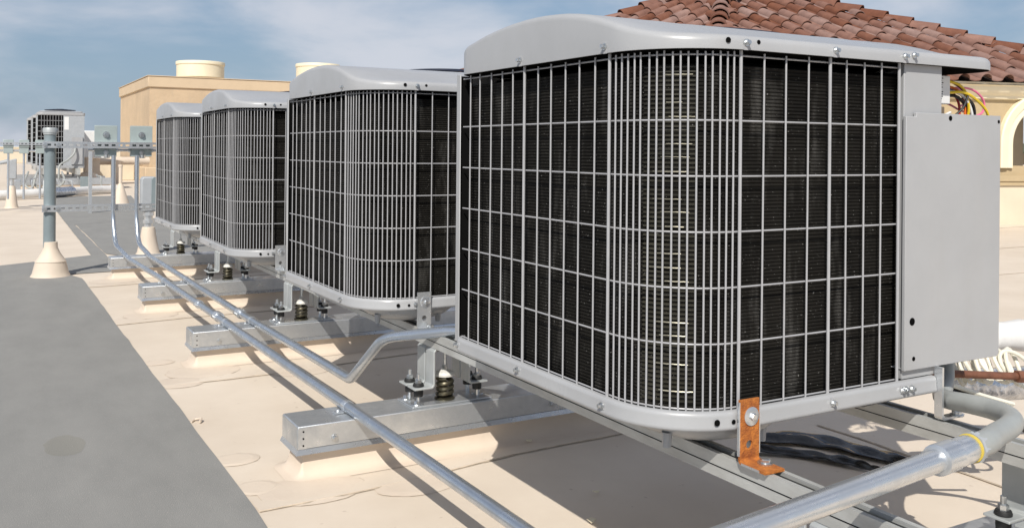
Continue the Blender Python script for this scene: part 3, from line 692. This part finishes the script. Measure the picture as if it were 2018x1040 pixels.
q = MB(); q.box((.3805,YR+.021,.66),(.389,YR+.024,.74)); part('paper_tag', q, 'label_white', post)
def rackbar(z, label, x0=.372, x1=2.1):
    t = thing('strut_bar', label, 'strut', (x0,YR-.035,z), 'slotted bars of the conduit rack'); q = MB(); slotted(q, x0, x1, YR-.035, z, h=.050, sh=.015)
    part('channel', q, 'galvanised', t, smooth=False)
    for x in (x0+.018, x0+.108): obj('bolt', BOLT_FRONT, t, (x-x0, -.0005, 0)).scale = (1.5,1.5,1.5)
    return t
rackbar(1.014, 'upper slotted steel bar of the rack, carrying the two grey boxes'); rackbar(.524, 'lower slotted steel bar of the rack near the last unit')
def jbox(x, label, y=YR+.012, w=.165, z0=.925, z1=1.168):
    t = thing('junction_box', label, 'electrical box', (x,y,z0), 'grey boxes on the rack')
    q = MB(); q.box((x-w/2+.006,y,z0),(x+w/2-.006,y+.085,z1-.002)); part('enclosure', q, 'box_grey', t, bevel=.003)
    q = MB(); q.prism([(x-w/2,y-.004,z0+.066),(x-w/2,y-.006,z1),(x-w/2,y+.02,z1+.004),(x-w/2,y+.02,z0+.066)], (w,0,0)); part('cover', q, 'box_grey', t, bevel=.002)
    q = MB(); q.box((x-w/2+.004,y-.003,z0+.002),(x+w/2-.004,y,z0+.058)); part('lower_flange', q, 'box_grey', t, bevel=.002)
    for zz, sc in ((z1-.07,2.2),(z0+.032,1.7)):
        o = obj('latch_screw', BOLT_FRONT, t, (0,-.006,zz-z0)); o.scale = (sc,sc*1.2,sc)
    for s in (-1,1):
        q = MB(); q.lathe((x+s*(w/2-.004),y+.03,z0+.02+.03), [(.016,0),(.016,.016),(.011,.018),(.011,.05)], 12, axis='x'); 
        if s > 0: q.v = [(2*(x+s*(w/2-.004))-a, b, c) for a, b, c in q.v]
        part('hub', q, 'zinc_bolt', t)
    q = MB(); q.lathe((x-(.04 if False else 0),YR-.055,z0-.012), [(.021,0),(.022,.012),(.022,.026)], 14); part('connector', q, 'zinc_bolt', t)
    return t
jbox(.822, 'grey junction box on the rack, left of the pair'); jbox(1.085, 'grey junction box on the rack, right of the pair in front of the tan wall')
nip = thing('conduit_nipple', 'short conduit linking the two grey boxes on the rack', 'conduit', (.95,YR+.05,.975)); part('pipe', MB().cyl((.90,YR+.05,.975),(1.012,YR+.05,.975),.011,10), 'zinc_bolt', nip)
# rack's rear stanchion
rs = thing('rack_stanchion', 'thin galvanised upright behind the rack, left of the boxes', 'post', (1.37,15.33,0)); q = MB(); q.box((1.345,15.3,0),(1.395,15.35,1.07)); part('upright', q, 'galvanised', rs, bevel=.003)

# disconnect elbow body with tan cone behind the rack
db = thing('conduit_elbow', 'large grey conduit body on a tan cone beside the last unit', 'conduit fitting', (1.30,9.25,0))
q = MB(); q.lathe((1.33,9.25,0), [(.115,0),(.10,.02),(.075,.14),(.058,.25),(.05,.255)], 24); part('cone_boot', q, 'tan_curb', db)
q = MB(); q.cyl((1.33,9.25,.25),(1.33,9.25,.40),.038,16); q.lathe((1.33,9.25,.29), [(.05,0),(.05,.03)], 8); q.lathe((1.33,9.25,.36), [(.05,0),(.05,.035)], 8); part('riser', q, 'galvanised', db)
q = MB(); q.prism([(1.258,9.20,.40),(1.402,9.20,.40),(1.402,9.20,.70),(1.385,9.20,.725),(1.275,9.20,.725),(1.258,9.20,.70)], (0,.12,0)); part('housing', q, 'body_grey', db, bevel=.012)
q = MB(); q.prism([(1.345,9.192,.42),(1.398,9.192,.42),(1.398,9.192,.70),(1.38,9.192,.722),(1.36,9.192,.722),(1.345,9.192,.70)], (0,.01,0)); part('gasket_cover', q, 'pipe_grey', db, bevel=.004)
q = MB(); q.tube([(1.39,9.25,.64),(1.45,9.25,.64)], .045, 16); part('side_hub', q, 'body_grey', db)
q = MB(); q.tube([(1.45,9.25,.64),(1.47,9.25,.64),(1.472,9.25,.64),(1.51,9.25,.64),(1.512,9.25,.64),(1.60,9.25,.64)], [.04,.045,.052,.052,.042,.042], 16); part('coupling', q, 'galvanised_bright', db)

# ------------------------------------------------------------------ far left: older units, racks, insulated pipe
def far_unit(loc, label):
    x, y = loc; z0, z1, wx, wy = .52, 1.80, .93, .95
    t = thing('condenser_unit', label, 'air conditioner', (x+wx/2, y+wy/2, z0), 'distant condenser units')
    q = MB(); P, Q = outline(x, y, x+wx, y+wy, (.12,.05,.05,.12), 5, 4); q.prism([(a, b, z0+.06) for a, b in P], (0,0,z1-.16-z0)); part('core', q, 'dark_inside', t, smooth=False)
    q = MB(); P, Q = outline(x-.02, y-.02, x+wx+.02, y+wy+.02, (.13,.06,.06,.13), 6, 4)
    q.prism([(a, b, z0) for a, b in P], (0,0,.06)); part('base_pan', q, 'unit_paint', t)
    q = MB(); q.prism([(a, b, z1-.10) for a, b in P], (0,0,.07)); q.prism([(a*.9+.1*(x+wx/2), b*.9+.1*(y+wy/2), z1-.03) for a, b in P], (0,0,.03)); part('lid', q, 'unit_paint', t, bevel=.012)
    q = MB()
    for r in (.08,.16,.24,.32): q.tube([(x+wx/2+r*math.cos(k*PI/12), y+wy/2+r*math.sin(k*PI/12), z1+.03+.03*(1-r/.34)) for k in range(24)], .008, 5, closed=True)
    part('fan_guard', q, 'fan_guard_navy', t)
    q = MB(); q.box((x+wx*.54,y-.012,z0+.06),(x+wx+.004,y+.02,z1-.10)); q.box((x+wx-.02,y,z0+.06),(x+wx+.006,y+wy,z1-.1)); part('side_panel', q, 'body_grey', t)
    q = MB(); q.box((x+wx*.56,y-.016,z1-.42),(x+wx*.66,y-.012,z1-.13)); part('label_plate', q, 'label_white', t)
    q = MB(); q.box((x+wx*.72,y-.05,z0+.08),(x+wx-.03,y-.012,z0+.70)); part('service_box', q, 'unit_paint', t, bevel=.004)
    g = bpy.data.objects.new('wire_grille', None); COL.objects.link(g); g.parent = t
    for k in range(8): part('vertical_wire', MB().cyl((x+.06+k*.058,y-.008,z0+.06),(x+.06+k*.058,y-.008,z1-.1),.004,5), 'unit_paint', g)
    for k in range(12): part('vertical_wire', MB().cyl((x-.01,y+.1+k*.066,z0+.06),(x-.01,y+.1+k*.066,z1-.1),.005,5), 'body_grey', g)
    for k in range(9): zz = z0+.1+k*.12; part('horizontal_wire', MB().tube([(x-.008,y+wy,zz),(x-.008,y+.1,zz),(x+.02,y+.02,zz),(x+.1,y-.006,zz),(x+wx*.54,y-.006,zz)], .0045, 5), 'wire_paint', g)
    return t
FU = far_unit((1.00,23.1), 'nearest tall unit of the distant group at the left, white label on its panel')
for k, lab in enumerate(('distant tall unit just behind the labelled one at the left', 'distant tall unit farthest back at the left, seen as a narrow strip')):
    c = copy_tree(FU); c.location = FU.location+Vector((.0-.02*k, 1.55*(k+1)*1.6, 0)); c['label'] = lab
fr = thing('equipment_frame', 'low steel frame under the distant units at the left', 'frame', (1.4,24,0))
for x in (1.1,1.75): part('beam', MB().box((x,22.6,.38),(x+.07,29,.515)), 'strut_galv', fr)
for y in (22.85,24.3,26.0): part('cross_beam', MB().box((.5,y,.15),(2.5,y+.12,.30)), 'galvanised', fr)
for y in (22.85,24.3,26.0):
    part('curb', MB().box((.55,y+.02,0),(2.45,y+.11,.15)), 'tan_curb', fr)
    for x in (1.13,1.78): part('leg', MB().box((x,y+.03,.30),(x+.05,y+.09,.38)), 'bracket_paint', fr)
hoses = [[(1.75,23.05,1.05),(1.72,22.95,.86),(1.58,22.9,.70),(1.42,22.85,.58),(1.40,22.8,.3)],[(1.3,22.9,.5),(1.2,22.7,.30),(1.35,22.6,.12),(1.5,22.6,.25),(1.45,22.7,.45)],[(1.0,22.8,.5),(.9,22.6,.22),(1.05,22.55,.08),(1.15,22.6,.3)],[(.8,22.8,.45),(.72,22.6,.2),(.86,22.5,.1),(.95,22.6,.4)]]
for k, h in enumerate(hoses):
    hs = thing('drain_hose', ['pale hose curving down the front of the labelled distant unit','looped grey hose below the labelled distant unit, right one','looped grey hose below the distant units, middle one','looped grey hose below the distant units, left one'][k], 'hose', h[0], 'hoses below the distant units')
    part('hose', MB().tube(smoothpath(h, 6), .022, 7), 'flex_grey', hs)
wp = thing('insulated_pipe', 'white wrapped pipe lying along the roof at the far left', 'pipe', (1,20,0))
part('wrap', MB().tube(smoothpath([(-3,18.5,.09),(-.5,19.3,.09),(.8,19.8,.11),(1.25,20.2,.10),(2.0,21.2,.10),(2.5,21.6,.09)], 8), .085, 12), 'white_wrap', wp)
part('foil_joint', MB().tube(smoothpath([(1.02,19.95,.115),(1.25,20.2,.11),(1.5,20.5,.11)], 6), .098, 12), 'foil_wrap', wp)
def cone_pipe(x, y, h, r, label, base=.15, top=None, name='vent_pipe'):
    t = thing(name, label, 'pipe', (x,y,0)); hh = min(.45, h*.5)
    part('cone_boot', MB().lathe((x,y,0), [(base,0),(base*.9,.03),(r*1.5,hh),(r*1.1,hh+.02)], 20), 'tan_curb', t)
    part('riser', MB().lathe((x,y,hh), [(r,0),(r,h-hh-.05),(r*1.25,h-hh-.04),(r*1.25,h-hh)], 16), top or 'tan_curb', t)
    return t
cone_pipe(2.10,24.1,.76,.10,'thick tan vent pipe beside the white box at the far left',.35)
cone_pipe(2.02,17.25,.70,.03,'slim tan pipe on a cone foot behind the two grey boxes',.16)
wb = thing('white_cabinet', 'plain white cabinet on the far roof beside the distant unit', 'cabinet', (2.5,27,0)); part('body', MB().box((2.15,26.4,.70),(2.75,27.0,1.42)), 'label_white', wb, bevel=.02); part('stand', MB().box((2.3,26.5,0),(2.6,26.9,.70)), 'tan_curb', wb)
# second rack, farther away at the left edge
for k, (x, y, lab) in enumerate(((.29,15.93,'distant grey box at the left edge, left of three'),(.50,15.93,'distant grey box, middle of three left of the round post'),(.72,15.93,'distant grey box directly left of the round post'))):
    t = thing('junction_box', lab, 'electrical box', (x,y,.89), 'grey boxes on the distant rack')
    part('enclosure', MB().box((x-.065,y,.89),(x+.065,y+.08,1.09)), 'box_grey', t, bevel=.006); part('cover', MB().box((x-.07,y-.012,.985),(x+.07,y,1.10)), 'box_grey', t, bevel=.006)
    part('conduit', MB().cyl((x,y+.03,.2),(x,y+.03,.89),.016,8), 'conduit_emt', t)
t = thing('strut_bar', 'distant slotted bar carrying three small grey boxes', 'strut', (-1,16,1.03)); q = MB(); slotted(q, -1.5, 1.0, 15.9, 1.04); part('channel', q, 'galvanised', t, smooth=False)
for zz in (.93,): part('link_conduit', MB().cyl((-1.2,15.97,zz),(.8,15.97,zz),.018,8), 'zinc_bolt', t)
t = thing('support_post', 'distant square post of the rack at the left edge', 'post', (.1,15.98,0)); part('upright', MB().box((-.2,15.99,0),(-.15,16.04,1.2)), 'galvanised', t); 
t = thing('conduit_elbow', 'small grey conduit body on a tan cone at the far left', 'conduit fitting', (.36,17.05,0))
part('cone_boot', MB().lathe((.36,17.05,0), [(.11,0),(.09,.05),(.055,.34),(.045,.36)], 16), 'tan_curb', t); part('riser', MB().cyl((.36,17.05,.34),(.36,17.05,.5),.035,12), 'galvanised', t)
part('housing', MB().prism([(.29,17.0,.47),(.43,17.0,.47),(.43,17.0,.80),(.30,17.0,.77)], (0,.1,0)), 'body_grey', t, bevel=.012); part('spout', MB().tube([(.33,17.05,.76),(.14,17.05,.72)], [.04,.025], 10), 'body_grey', t)
t = thing('condenser_unit', 'dark edge of a unit cut off by the left picture border', 'air conditioner', (-.6,20,0)); part('body', MB().box((-1.2,19.6,.75),(-.10,20.4,1.32)), 'fan_guard_navy', t, bevel=.02); part('stand', MB().box((-1.1,19.7,0),(-.3,20.3,.75)), 'strut_galv', t)

# ------------------------------------------------------------------ stucco penthouse with round exhaust hoods
ph = thing('stucco_penthouse', 'tan stucco rooftop building with flat parapet behind the units', 'building', (9,32,0))
X0, X1, Y0, Y2 = 4.127, 15.5, 28.706, 35.39
part('wall', MB().box((X0,Y0,0),(X1,Y2,2.80)), 'stucco', ph)
part('parapet_band', MB().box((X0-.05,Y0-.05,2.76),(X1+.05,Y2+.05,3.075)), 'stucco_trim', ph, bevel=.02)
part('coping', MB().box((X0-.07,Y0-.07,3.077),(X1+.07,Y2+.07,3.10)), 'stucco_trim', ph, bevel=.008)
part('base_ledge', MB().box((X0-.12,Y0-.12,0),(X1+.1,Y2+.1,.42)), 'stucco_trim', ph, bevel=.02)
def hood(x, y, label, r=.76):
    t = thing('exhaust_hood', label, 'exhaust vent', (x,y,3.10), 'round hoods on the stucco building')
    part('curb', MB().lathe((x,y,3.101), [(r*.8,0),(r*.8,.16)], 32), 'stucco_trim', t)
    part('drum', MB().lathe((x,y,3.24), [(r*.95,0),(r*.97,.02),(r*.97,.40),(r,.42),(r,.50),(r*.985,.52),(r*.8,.535)], 40), 'cream', t, ang=30)
    q = MB()
    for k in range(6): a = k*PI/3+.3; q.box((x+r*.86*math.cos(a)-.03,y+r*.86*math.sin(a)-.03,3.12),(x+r*.86*math.cos(a)+.03,y+r*.86*math.sin(a)+.03,3.25))
    part('foot', q, 'stucco_trim', t)
hood(6.0,31.0,'cream round exhaust hood left on the stucco building, fully visible'); hood(9.45,29.6,'cream round exhaust hood half hidden by the second unit', .72)
wd = thing('roof_hatch', 'small tilted hatch with grey side peeking above the second unit', 'hatch', (9.7,29.2,3.1)); k = 29.2/24.4
part('sloped_lid', MB().prism([(10.75,29.1,3.12),(11.95,29.1,3.12),(11.9,29.1,3.66),(11.8,29.1,3.67)], (0,1.2,0)), 'slate_far', wd); part('front_panel', MB().prism([(11.0,29.07,3.12),(11.6,29.07,3.12),(11.6,29.07,3.5)], (0,.03,0)), 'bronze_dark', wd)
# low parapet / mechanical clutter on the far roof, left
def lowblock(a, b, m, nm, label, cat):
    t = thing(nm, label, cat, ((a[0]+b[0])/2,(a[1]+b[1])/2,0)); part('body', MB().box(a, b), m, t, bevel=.02); part('coping', MB().box((a[0]-.04,a[1]-.04,b[2]),(b[0]+.04,b[1]+.04,b[2]+.06)), 'cream', t, bevel=.01); return t
lowblock((2.9,30,0),(3.9,46,.62),'cream_wall','parapet_wall','low cream parapet running back left of the stucco building','wall')
lowblock((-30,62,0),(60,62.6,.9),'cream_wall','parapet_wall','long pale parapet at the far end of the roof','wall')
t = thing('duct', 'tan horizontal duct on the far roof behind the boxes', 'duct', (2.9,27,0)); part('run', MB().tube([(2.35,27.6,.62),(4.0,27.9,.62)], .11, 12), 'tan_curb', t); part('elbow', MB().tube(fillet([(3.1,27.5,.62),(3.1,27.5,.3),(3.1,27.5,0)], .1), .13, 12), 'tan_curb', t)

# ------------------------------------------------------------------ tile roofed pavilion
A = Vector((12.036,13.175,4.187)); C0 = Vector((8.191,9.149,2.033)); CL = C0.lerp(Vector((6.278,16.09,2.033)), .80); CR = Vector((14.826,7.297,2.033))
CRR = CR+Vector((4.6,3.4,0)); CLL = CL+Vector((3.2,5.6,0))
pav = thing('tile_roof_pavilion', 'cream pavilion with arches and a terracotta tiled hip roof at the right', 'building', (12,12,0))
roof = bpy.data.objects.new('roof', None); COL.objects.link(roof); roof.parent = pav
ul = MB(); ul.add([tuple(p-Vector((0,0,.05))) for p in (A,C0,CL,CR,CRR,CLL)], [(0,2,1),(0,1,3),(0,3,4),(0,5,2)]); part('underlay', ul, 'tile_underlay', roof, smooth=False)
TWD, TEX = .365, .40
def tile_mesh():
    mb = MB(); prof = []
    for k in range(9): a = PI-PI*k/8; prof.append((.092*math.cos(a), .085*math.sin(a)+.006))
    prof += [(.125,-.006),(.19,-.014),(.25,-.006),(.275,.008)]
    ln = .48; vs = []
    for s, (y, dz) in enumerate(((0,.030),(ln,0))):
        sc = 1.0 if s == 0 else .93
        vs += [(x*sc, y, z*sc+dz) for x, z in prof]
    n = len(prof); vs += [(x, 0, z+.030-.016) for x, z in prof]
    mb.add(vs, [(i,i+1,n+i+1,n+i) for i in range(n-1)]+[(2*n+i,2*n+i+1,i+1,i) for i in range(n-1)])
    return mesh(mb, 'tile', 'terracotta', ang=45)
TM = tile_mesh()
cands = []
def tile_face(a, b, top):
    u = (b-a).normalized(); n = u.cross(top-a).normalized()
    if n.z < 0: n = -n
    v = n.cross(u).normalized(); 
    if v.z < 0: v = -v
    ln = (b-a).length; ht = (top-a).dot(v); tu = (top-a).dot(u)
    rows = int(ht/TEX)+1
    for r in range(rows):
        s = r*TEX; lo = tu*s/ht; hi = ln+(tu-ln)*s/ht
        k0 = int(lo/TWD)-1
        for k in range(k0, int(hi/TWD)+2):
            x = k*TWD+.1
            if lo-.02 < x < hi-.04:
                p = a+u*x+v*(s-.06)+n*.01
                cands.append((p, u, v, n))
tile_face(C0, CR, A); tile_face(CL, C0, A)
camp = Vector((0,0,1.0)); scored = []
for c in cands:
    d = c[0]-camp; dep = d.dot(F); x = 1009+1824.2*d.dot(RT)/dep; y = 296.63-1824.2*d.dot(UP)/dep
    vis = -12 < y < 175 and 1190 < x < 2040 and (y < 40+.0945*(x-1110)+8 or x > 1880)
    scored.append((not vis, dep, c))
scored.sort(key=lambda q: (q[0], q[1]))
rest = MB()
for k, (h, dep, (p, u, v, n)) in enumerate(scored):
    jit = random.uniform(-.012,.012); M = Matrix((u, v, n)).transposed().to_4x4() @ Matrix.Rotation(jit*2.2, 4, 'Z') @ Matrix.Rotation(random.uniform(-.02,.02), 4, 'X')
    if k < 290 and not h:
        o = obj('tile', TM, roof); o.matrix_local = Matrix.Translation(p+n*random.uniform(0,.008)-pav.location) @ M
    else:
        MM = Matrix.Translation(p) @ M; rest.add([MM @ vv.co for vv in TM.vertices], [tuple(f.vertices) for f in TM.polygons])
if rest.v:
    o = part('tile_field', rest, 'terracotta', roof, ang=45); o['kind'] = 'stuff'
def cap_mesh():
    mb = MB(); n = 10; vs = []
    for (y, r, dz) in ((0,.155,.04),(.52,.13,0),(0,.136,.04)):
        for k in range(n+1): a = PI*k/n; vs.append((r*math.cos(a), y, r*.92*math.sin(a)+dz-.02))
    m = n+1; mb.add(vs, [(i,i+1,m+i+1,m+i) for i in range(n)]+[(2*m+i,2*m+i+1,i+1,i) for i in range(n)])
    return mesh(mb, 'ridge_tile', 'terracotta', ang=45)
CM = cap_mesh()
def hip(a, b):
    d = (b-a).normalized(); u = d.cross(Vector((0,0,1))).normalized(); n = u.cross(d).normalized(); ln = (b-a).length; k = 0
    while k*.43 < ln:
        M = Matrix((u, d, n)).transposed().to_4x4(); o = obj('ridge_tile', CM, roof)
        o.matrix_local = Matrix.Translation(a+d*(k*.43-.05)+n*.03-pav.location) @ M @ Matrix.Rotation(random.uniform(-.03,.03), 4, 'Z'); k += 1
hip(C0, A); hip(CR, A); hip(CL, A)
# walls under the eaves
def frame(a, b):
    u = (b-a); u.z = 0; ln = u.length; u.normalize(); n = Vector((u.y, -u.x, 0)); return u, n, ln
u, n_, LN = frame(C0, CR)
if n_.dot(Vector((0,-1,0))) < 0: n_ = -n_
def W(uu, off, z): p = C0+u*uu+n_*off; return (p.x, p.y, z)
def wbox(mb, u0, u1, o0, o1, z0, z1):
    return mb.add([W(u0,o0,z0),W(u1,o0,z0),W(u1,o1,z0),W(u0,o1,z0),W(u0,o0,z1),W(u1,o0,z1),W(u1,o1,z1),W(u0,o1,z1)], [(0,3,2,1),(4,5,6,7),(0,1,5,4),(1,2,6,5),(2,3,7,6),(3,0,4,7)])
AU, AZ, AR = 5.31, 1.15, .52
wl = MB(); wbox(wl, .2, 3.6, -.50, -.22, 0, 1.80); wbox(wl, AU+AR+.55, 7.2, -.50, -.22, 0, 1.80)
wbox(wl, 3.6, AU-AR-.22, -.50, -.22, .76, 1.80)
segs = 24
for o0 in (-.22, -.50):
    vs = []; 
    for k in range(segs+1):
        a = PI-PI*k/segs; vs += [W(AU+AR*math.cos(a), o0, AZ+AR*math.sin(a)), W(AU-AR+2*AR*k/segs, o0, 1.80)]
    wl.add(vs, [(2*k,2*k+2,2*k+3,2*k+1) for k in range(segs)])
sv = []
for k in range(segs+1):
    a = PI-PI*k/segs; sv += [W(AU+AR*math.cos(a),-.22,AZ+AR*math.sin(a)), W(AU+AR*math.cos(a),-.50,AZ+AR*math.sin(a))]
wl.add(sv, [(2*k,2*k+1,2*k+3,2*k+2) for k in range(segs)])
wbox(wl, AU-AR-.22, AU-AR, -.50, -.22, .60, 1.80); wbox(wl, AU+AR, AU+AR+.55, -.50, -.22, 0, 1.80)
part('wall', wl, 'tan_wall', pav, smooth=False)
co = MB(); prof = [(-.24,1.78),(-.16,1.80),(-.15,1.84),(-.10,1.87),(-.06,1.93),(-.055,1.965),(-.02,1.985),(-.02,2.02),(-.30,2.02)]
vs = []
for uu in (-.05, 7.0):
    for a, z in prof: vs.append(W(uu, a, z))
m = len(prof); co.add(vs, [(i,i+1,m+i+1,m+i) for i in range(m-1)]); part('cornice', co, 'cream', pav, ang=30)
am = MB(); vs = []; r0, r1 = AR+.005, AR+.225
for k in range(segs+3):
    a = PI-PI*min(k,segs)/segs
    a = PI if k == 0 else PI-PI*(k-1)/segs if k <= segs+1 else 0
    zz = -.34 if k == 0 or k == segs+2 else 0
    for r, o in ((r0,-.24),(r0,-.165),(r0+.02,-.15),(r0+.09,-.165),(r0+.10,-.145),(r1-.02,-.135),(r1,-.15),(r1,-.24)): vs.append(W(AU+r*math.cos(a), o, AZ+r*math.sin(a)+zz))
am.add(vs, [(8*k+i,8*k+i+1,8*k+9+i,8*k+8+i) for k in range(segs+2) for i in range(7)]); part('arch_moulding', am, 'cream', pav, ang=30)
pi = MB(); wbox(pi, 3.6, 5.03, -.52, -.16, 0, .60); part('pier', pi, 'cream_wall', pav)
ca = MB(); wbox(ca, 3.55, 5.08, -.55, -.11, .62, .70); wbox(ca, 3.57, 5.06, -.54, -.13, .56, .62); part('pier_capital', ca, 'tan_wall', pav)
sh = MB(); wbox(sh, 3.6, 5.02, -.50, -.20, .70, .84); part('pier_shoulder', sh, 'tan_wall', pav)
sb = MB(); wbox(sb, 3.6, 9, -1.6, -1.45, .84, 1.02); wbox(sb, 5.25, 9, -1.7, -1.4, 0, .80); wbox(sb, 5.25, 5.92, -1.44, -1.2, .0, 1.85); part('inner_balustrade', sb, 'cream_wall', pav)
ul_, nl, L2 = frame(CL, C0)
wq = MB(); i1 = C0+u*.2-n_*.22; i2 = CL+(A-CL).normalized()*.4; i2.z = 0; i1.z = 0
wq.prism([i1, i2, i2+Vector((.3,0,0)), i1+Vector((.3,0,0))], (0,0,1.98)); part('side_wall', wq, 'tan_wall', pav, smooth=False)

# far hill seen through the arch
hb = MB(); hv = []
for k in range(41):
    x = 150+k*9; y = 330-k*8; h = 9+5*math.sin(k*.33)+3*math.sin(k*.9+1); hv += [(x,y,-2),(x+8,y+10,h*.7),(x+25,y+25,h)]
hb.add(hv, [(3*k+i,3*k+3+i,3*k+4+i,3*k+1+i) for k in range(40) for i in range(2)]); struct('hills', hb, 'hill_green')

# ------------------------------------------------------------------ right edge: wrapped lines, coiled cable, copper line, cords
t = thing('insulated_pipe', 'white wrapped refrigerant line at the right edge beside the cover plate', 'pipe', (2.4,1.9,.3))
part('wrap', MB().tube([Vector(p)+Vector((0,0,.006*math.sin(i*.9))) for i, p in enumerate(smoothpath([(2.17,2.02,.60),(2.20,1.93,.50),(2.34,1.86,.455),(2.55,1.80,.445),(2.9,1.7,.43),(3.4,1.6,.42)], 8))], [.046+.005*math.sin(i*1.7) for i in range(41)], 14), 'white_wrap', t)
part('lower_wrap', MB().tube(smoothpath([(2.44,1.70,.34),(2.6,1.66,.325),(3.2,1.5,.33)], 6), .048, 14), 'foil_wrap', t)
t = thing('cable_coil', 'coil of cream cable hanging below the white wrapped line', 'cable', (2.4,1.62,.4))
for k in range(9):
    c = Vector((2.30+.026*k+random.uniform(-.01,.01), 1.62-.010*k, .440-.005*k+random.uniform(-.012,.012))); rr = .046+random.uniform(-.010,.014); tl = random.uniform(.45,.95); tt = random.uniform(-.5,.5)
    part('turn', MB().tube([(c.x+rr*math.cos(a)*tl+tt*rr*math.sin(a), c.y+.03*math.sin(a+tt), c.z+rr*math.sin(a)) for a in [2*PI*j/22 for j in range(22)]], .0058, 8, closed=True), 'cable_white', t)
t = thing('copper_line', 'brown copper line with a flared end right of the cover plate', 'pipe', (2.3,1.55,.41)); part('tube', MB().cyl((2.10,1.62,.425),(2.44,1.50,.40),.0105,12), 'copper_brown', t); part('flare_nut', MB().cyl((2.43,1.503,.4008),(2.465,1.491,.398),.017,6), 'copper_brown', t)
for k, (pts, m, r, lab) in enumerate((([(1.98,1.52,.46),(2.10,1.48,.42),(2.22,1.44,.36),(2.34,1.40,.28),(2.5,1.36,.2)],'wire_black',.006,'black cord trailing down from the cover plate, upper one'),
      ([(1.98,1.50,.45),(2.12,1.46,.40),(2.26,1.41,.34),(2.36,1.36,.22),(2.42,1.33,.12)],'wire_black',.008,'black cord trailing down from the cover plate, lower one'),
      ([(1.96,1.50,.46),(2.08,1.47,.43),(2.2,1.45,.39),(2.3,1.43,.36)],'cable_white',.006,'pale cord trailing from the cover plate'))):
    t = thing('cord', lab, 'cord', pts[0]); part('strand', MB().tube(smoothpath(pts, 6), r, 7), m, t)
t = thing('service_tape', 'white tape and dark cord running up behind the cover plate edge', 'cord', (2.118,1.46,.6)); part('tape', MB().tube(smoothpath([(2.118,1.45,.80),(2.122,1.45,.70),(2.124,1.45,.6),(2.135,1.46,.52)], 6), .010, 8), 'cable_white', t)
q = MB(); q.tube([(2.1215,1.449,.748),(2.122,1.449,.732)], .0118, 8); q.tube([(2.1235,1.449,.655),(2.1238,1.449,.640)], .0118, 8); q.tube([(2.1225,1.449,.70),(2.123,1.449,.685)], .0118, 8); part('band', q, 'rubber', t)
# black plastic strips lying under the foreground unit
for k, (cx_, lab) in enumerate((([(2.30,2.36),(2.45,2.30),(2.53,2.18),(2.56,2.02),(2.575,1.90)],'upper glossy black plastic strip on the roof under the foreground unit'),([(2.22,2.28),(2.34,2.18),(2.40,2.05),(2.43,1.94)],'lower narrow glossy black plastic strip under the foreground unit'))):
    c = smoothpath([(a, b, 0) for a, b in cx_], 10); g = MB(); vs = []; wd_ = (.065,.03)[k]; ny = 10
    for i, p in enumerate(c):
        d = (c[min(i+1,len(c)-1)]-c[max(i-1,0)]).normalized(); q = Vector((-d.y, d.x, 0)); t_ = i/(len(c)-1); ww = wd_*(.25+.75*math.sin(PI*min(1,t_*1.1+.04))**.6)
        for j in range(ny+1):
            b = j/ny*2-1; z = .012+.014*(1-b*b)*(.6+.4*math.sin(9*t_+k))+.006*math.sin(5*b+11*t_)+.003*math.sin(23*t_-3*b); v = p+q*b*ww; vs.append((v.x, v.y, max(.008, z)))
    g.add(vs, [(i*(ny+1)+j, i*(ny+1)+j+1, (i+1)*(ny+1)+j+1, (i+1)*(ny+1)+j) for i in range(len(c)-1) for j in range(ny)])
    o = obj('plastic_strip', mesh(g, 'plastic_strip', 'black_plastic', ang=80)); so_ = o.modifiers.new('solid', 'SOLIDIFY'); so_.thickness = .002
    tag(o, lab, 'plastic strip', 'black plastic strips')
# small pipework and boxes at the feet of the distant units
SL = ['first','second','third','fourth','fifth','sixth','seventh','eighth']
for k in range(8):
    x = -.7+.4*k+random.uniform(-.12,.12); y = random.uniform(21.9, 22.7); h = random.uniform(.25, .62)
    t = thing('service_line', 'thin service line below the distant units at far left, '+SL[k]+' from the left', 'pipe', (x,y,0), 'thin lines below the distant units')
    part('line', MB().tube(fillet([(x,y,0),(x,y,h),(x+random.uniform(-.35,.35),y+.2,h+random.uniform(-.03,.05))], .06, 5), random.uniform(.012,.024), 6), random.choice(['flex_grey','galvanised','body_grey','cable_white']), t)
for k, (x, y, z, m, lab) in enumerate(((1.9,22.5,.28,'pipe_grey','small blue grey valve box under the labelled distant unit'),(.55,22.3,.22,'galvanised','small metal box below the distant units at the left'),(-.35,22.4,.30,'body_grey','small grey box on the far roof at the left border'))):
    t = thing('valve_box', lab, 'box', (x,y,0)); part('body', MB().box((x-.09,y-.06,.06),(x+.09,y+.06,z+.06)), m, t, bevel=.01); part('stand', MB().box((x-.05,y-.04,0),(x+.05,y+.04,.06)), 'strut_galv', t)
# loose flakes of coating on the deck
for k, (x, y, sz, lab) in enumerate(((1.62,2.72,.016,'tiny pale flake on the shaded roof behind the nearest curb'),(1.55,2.22,.014,'tiny pale flake on the shaded roof, middle of three'),(1.42,2.05,.02,'tiny pale flake on the shaded roof near the shadow edge'))):
    f = MB(); pts = [(x+sz*random.uniform(.5,1)*math.cos(a), y+sz*random.uniform(.4,.8)*math.sin(a), .008+random.uniform(0,.006)) for a in [j*PI/3 for j in range(6)]]
    f.prism(pts, (0,0,.002)); o = obj('coating_flake', mesh(f, 'coating_flake', 'cream', smooth=False)); tag(o, lab, 'flake', 'loose flakes on the roof')
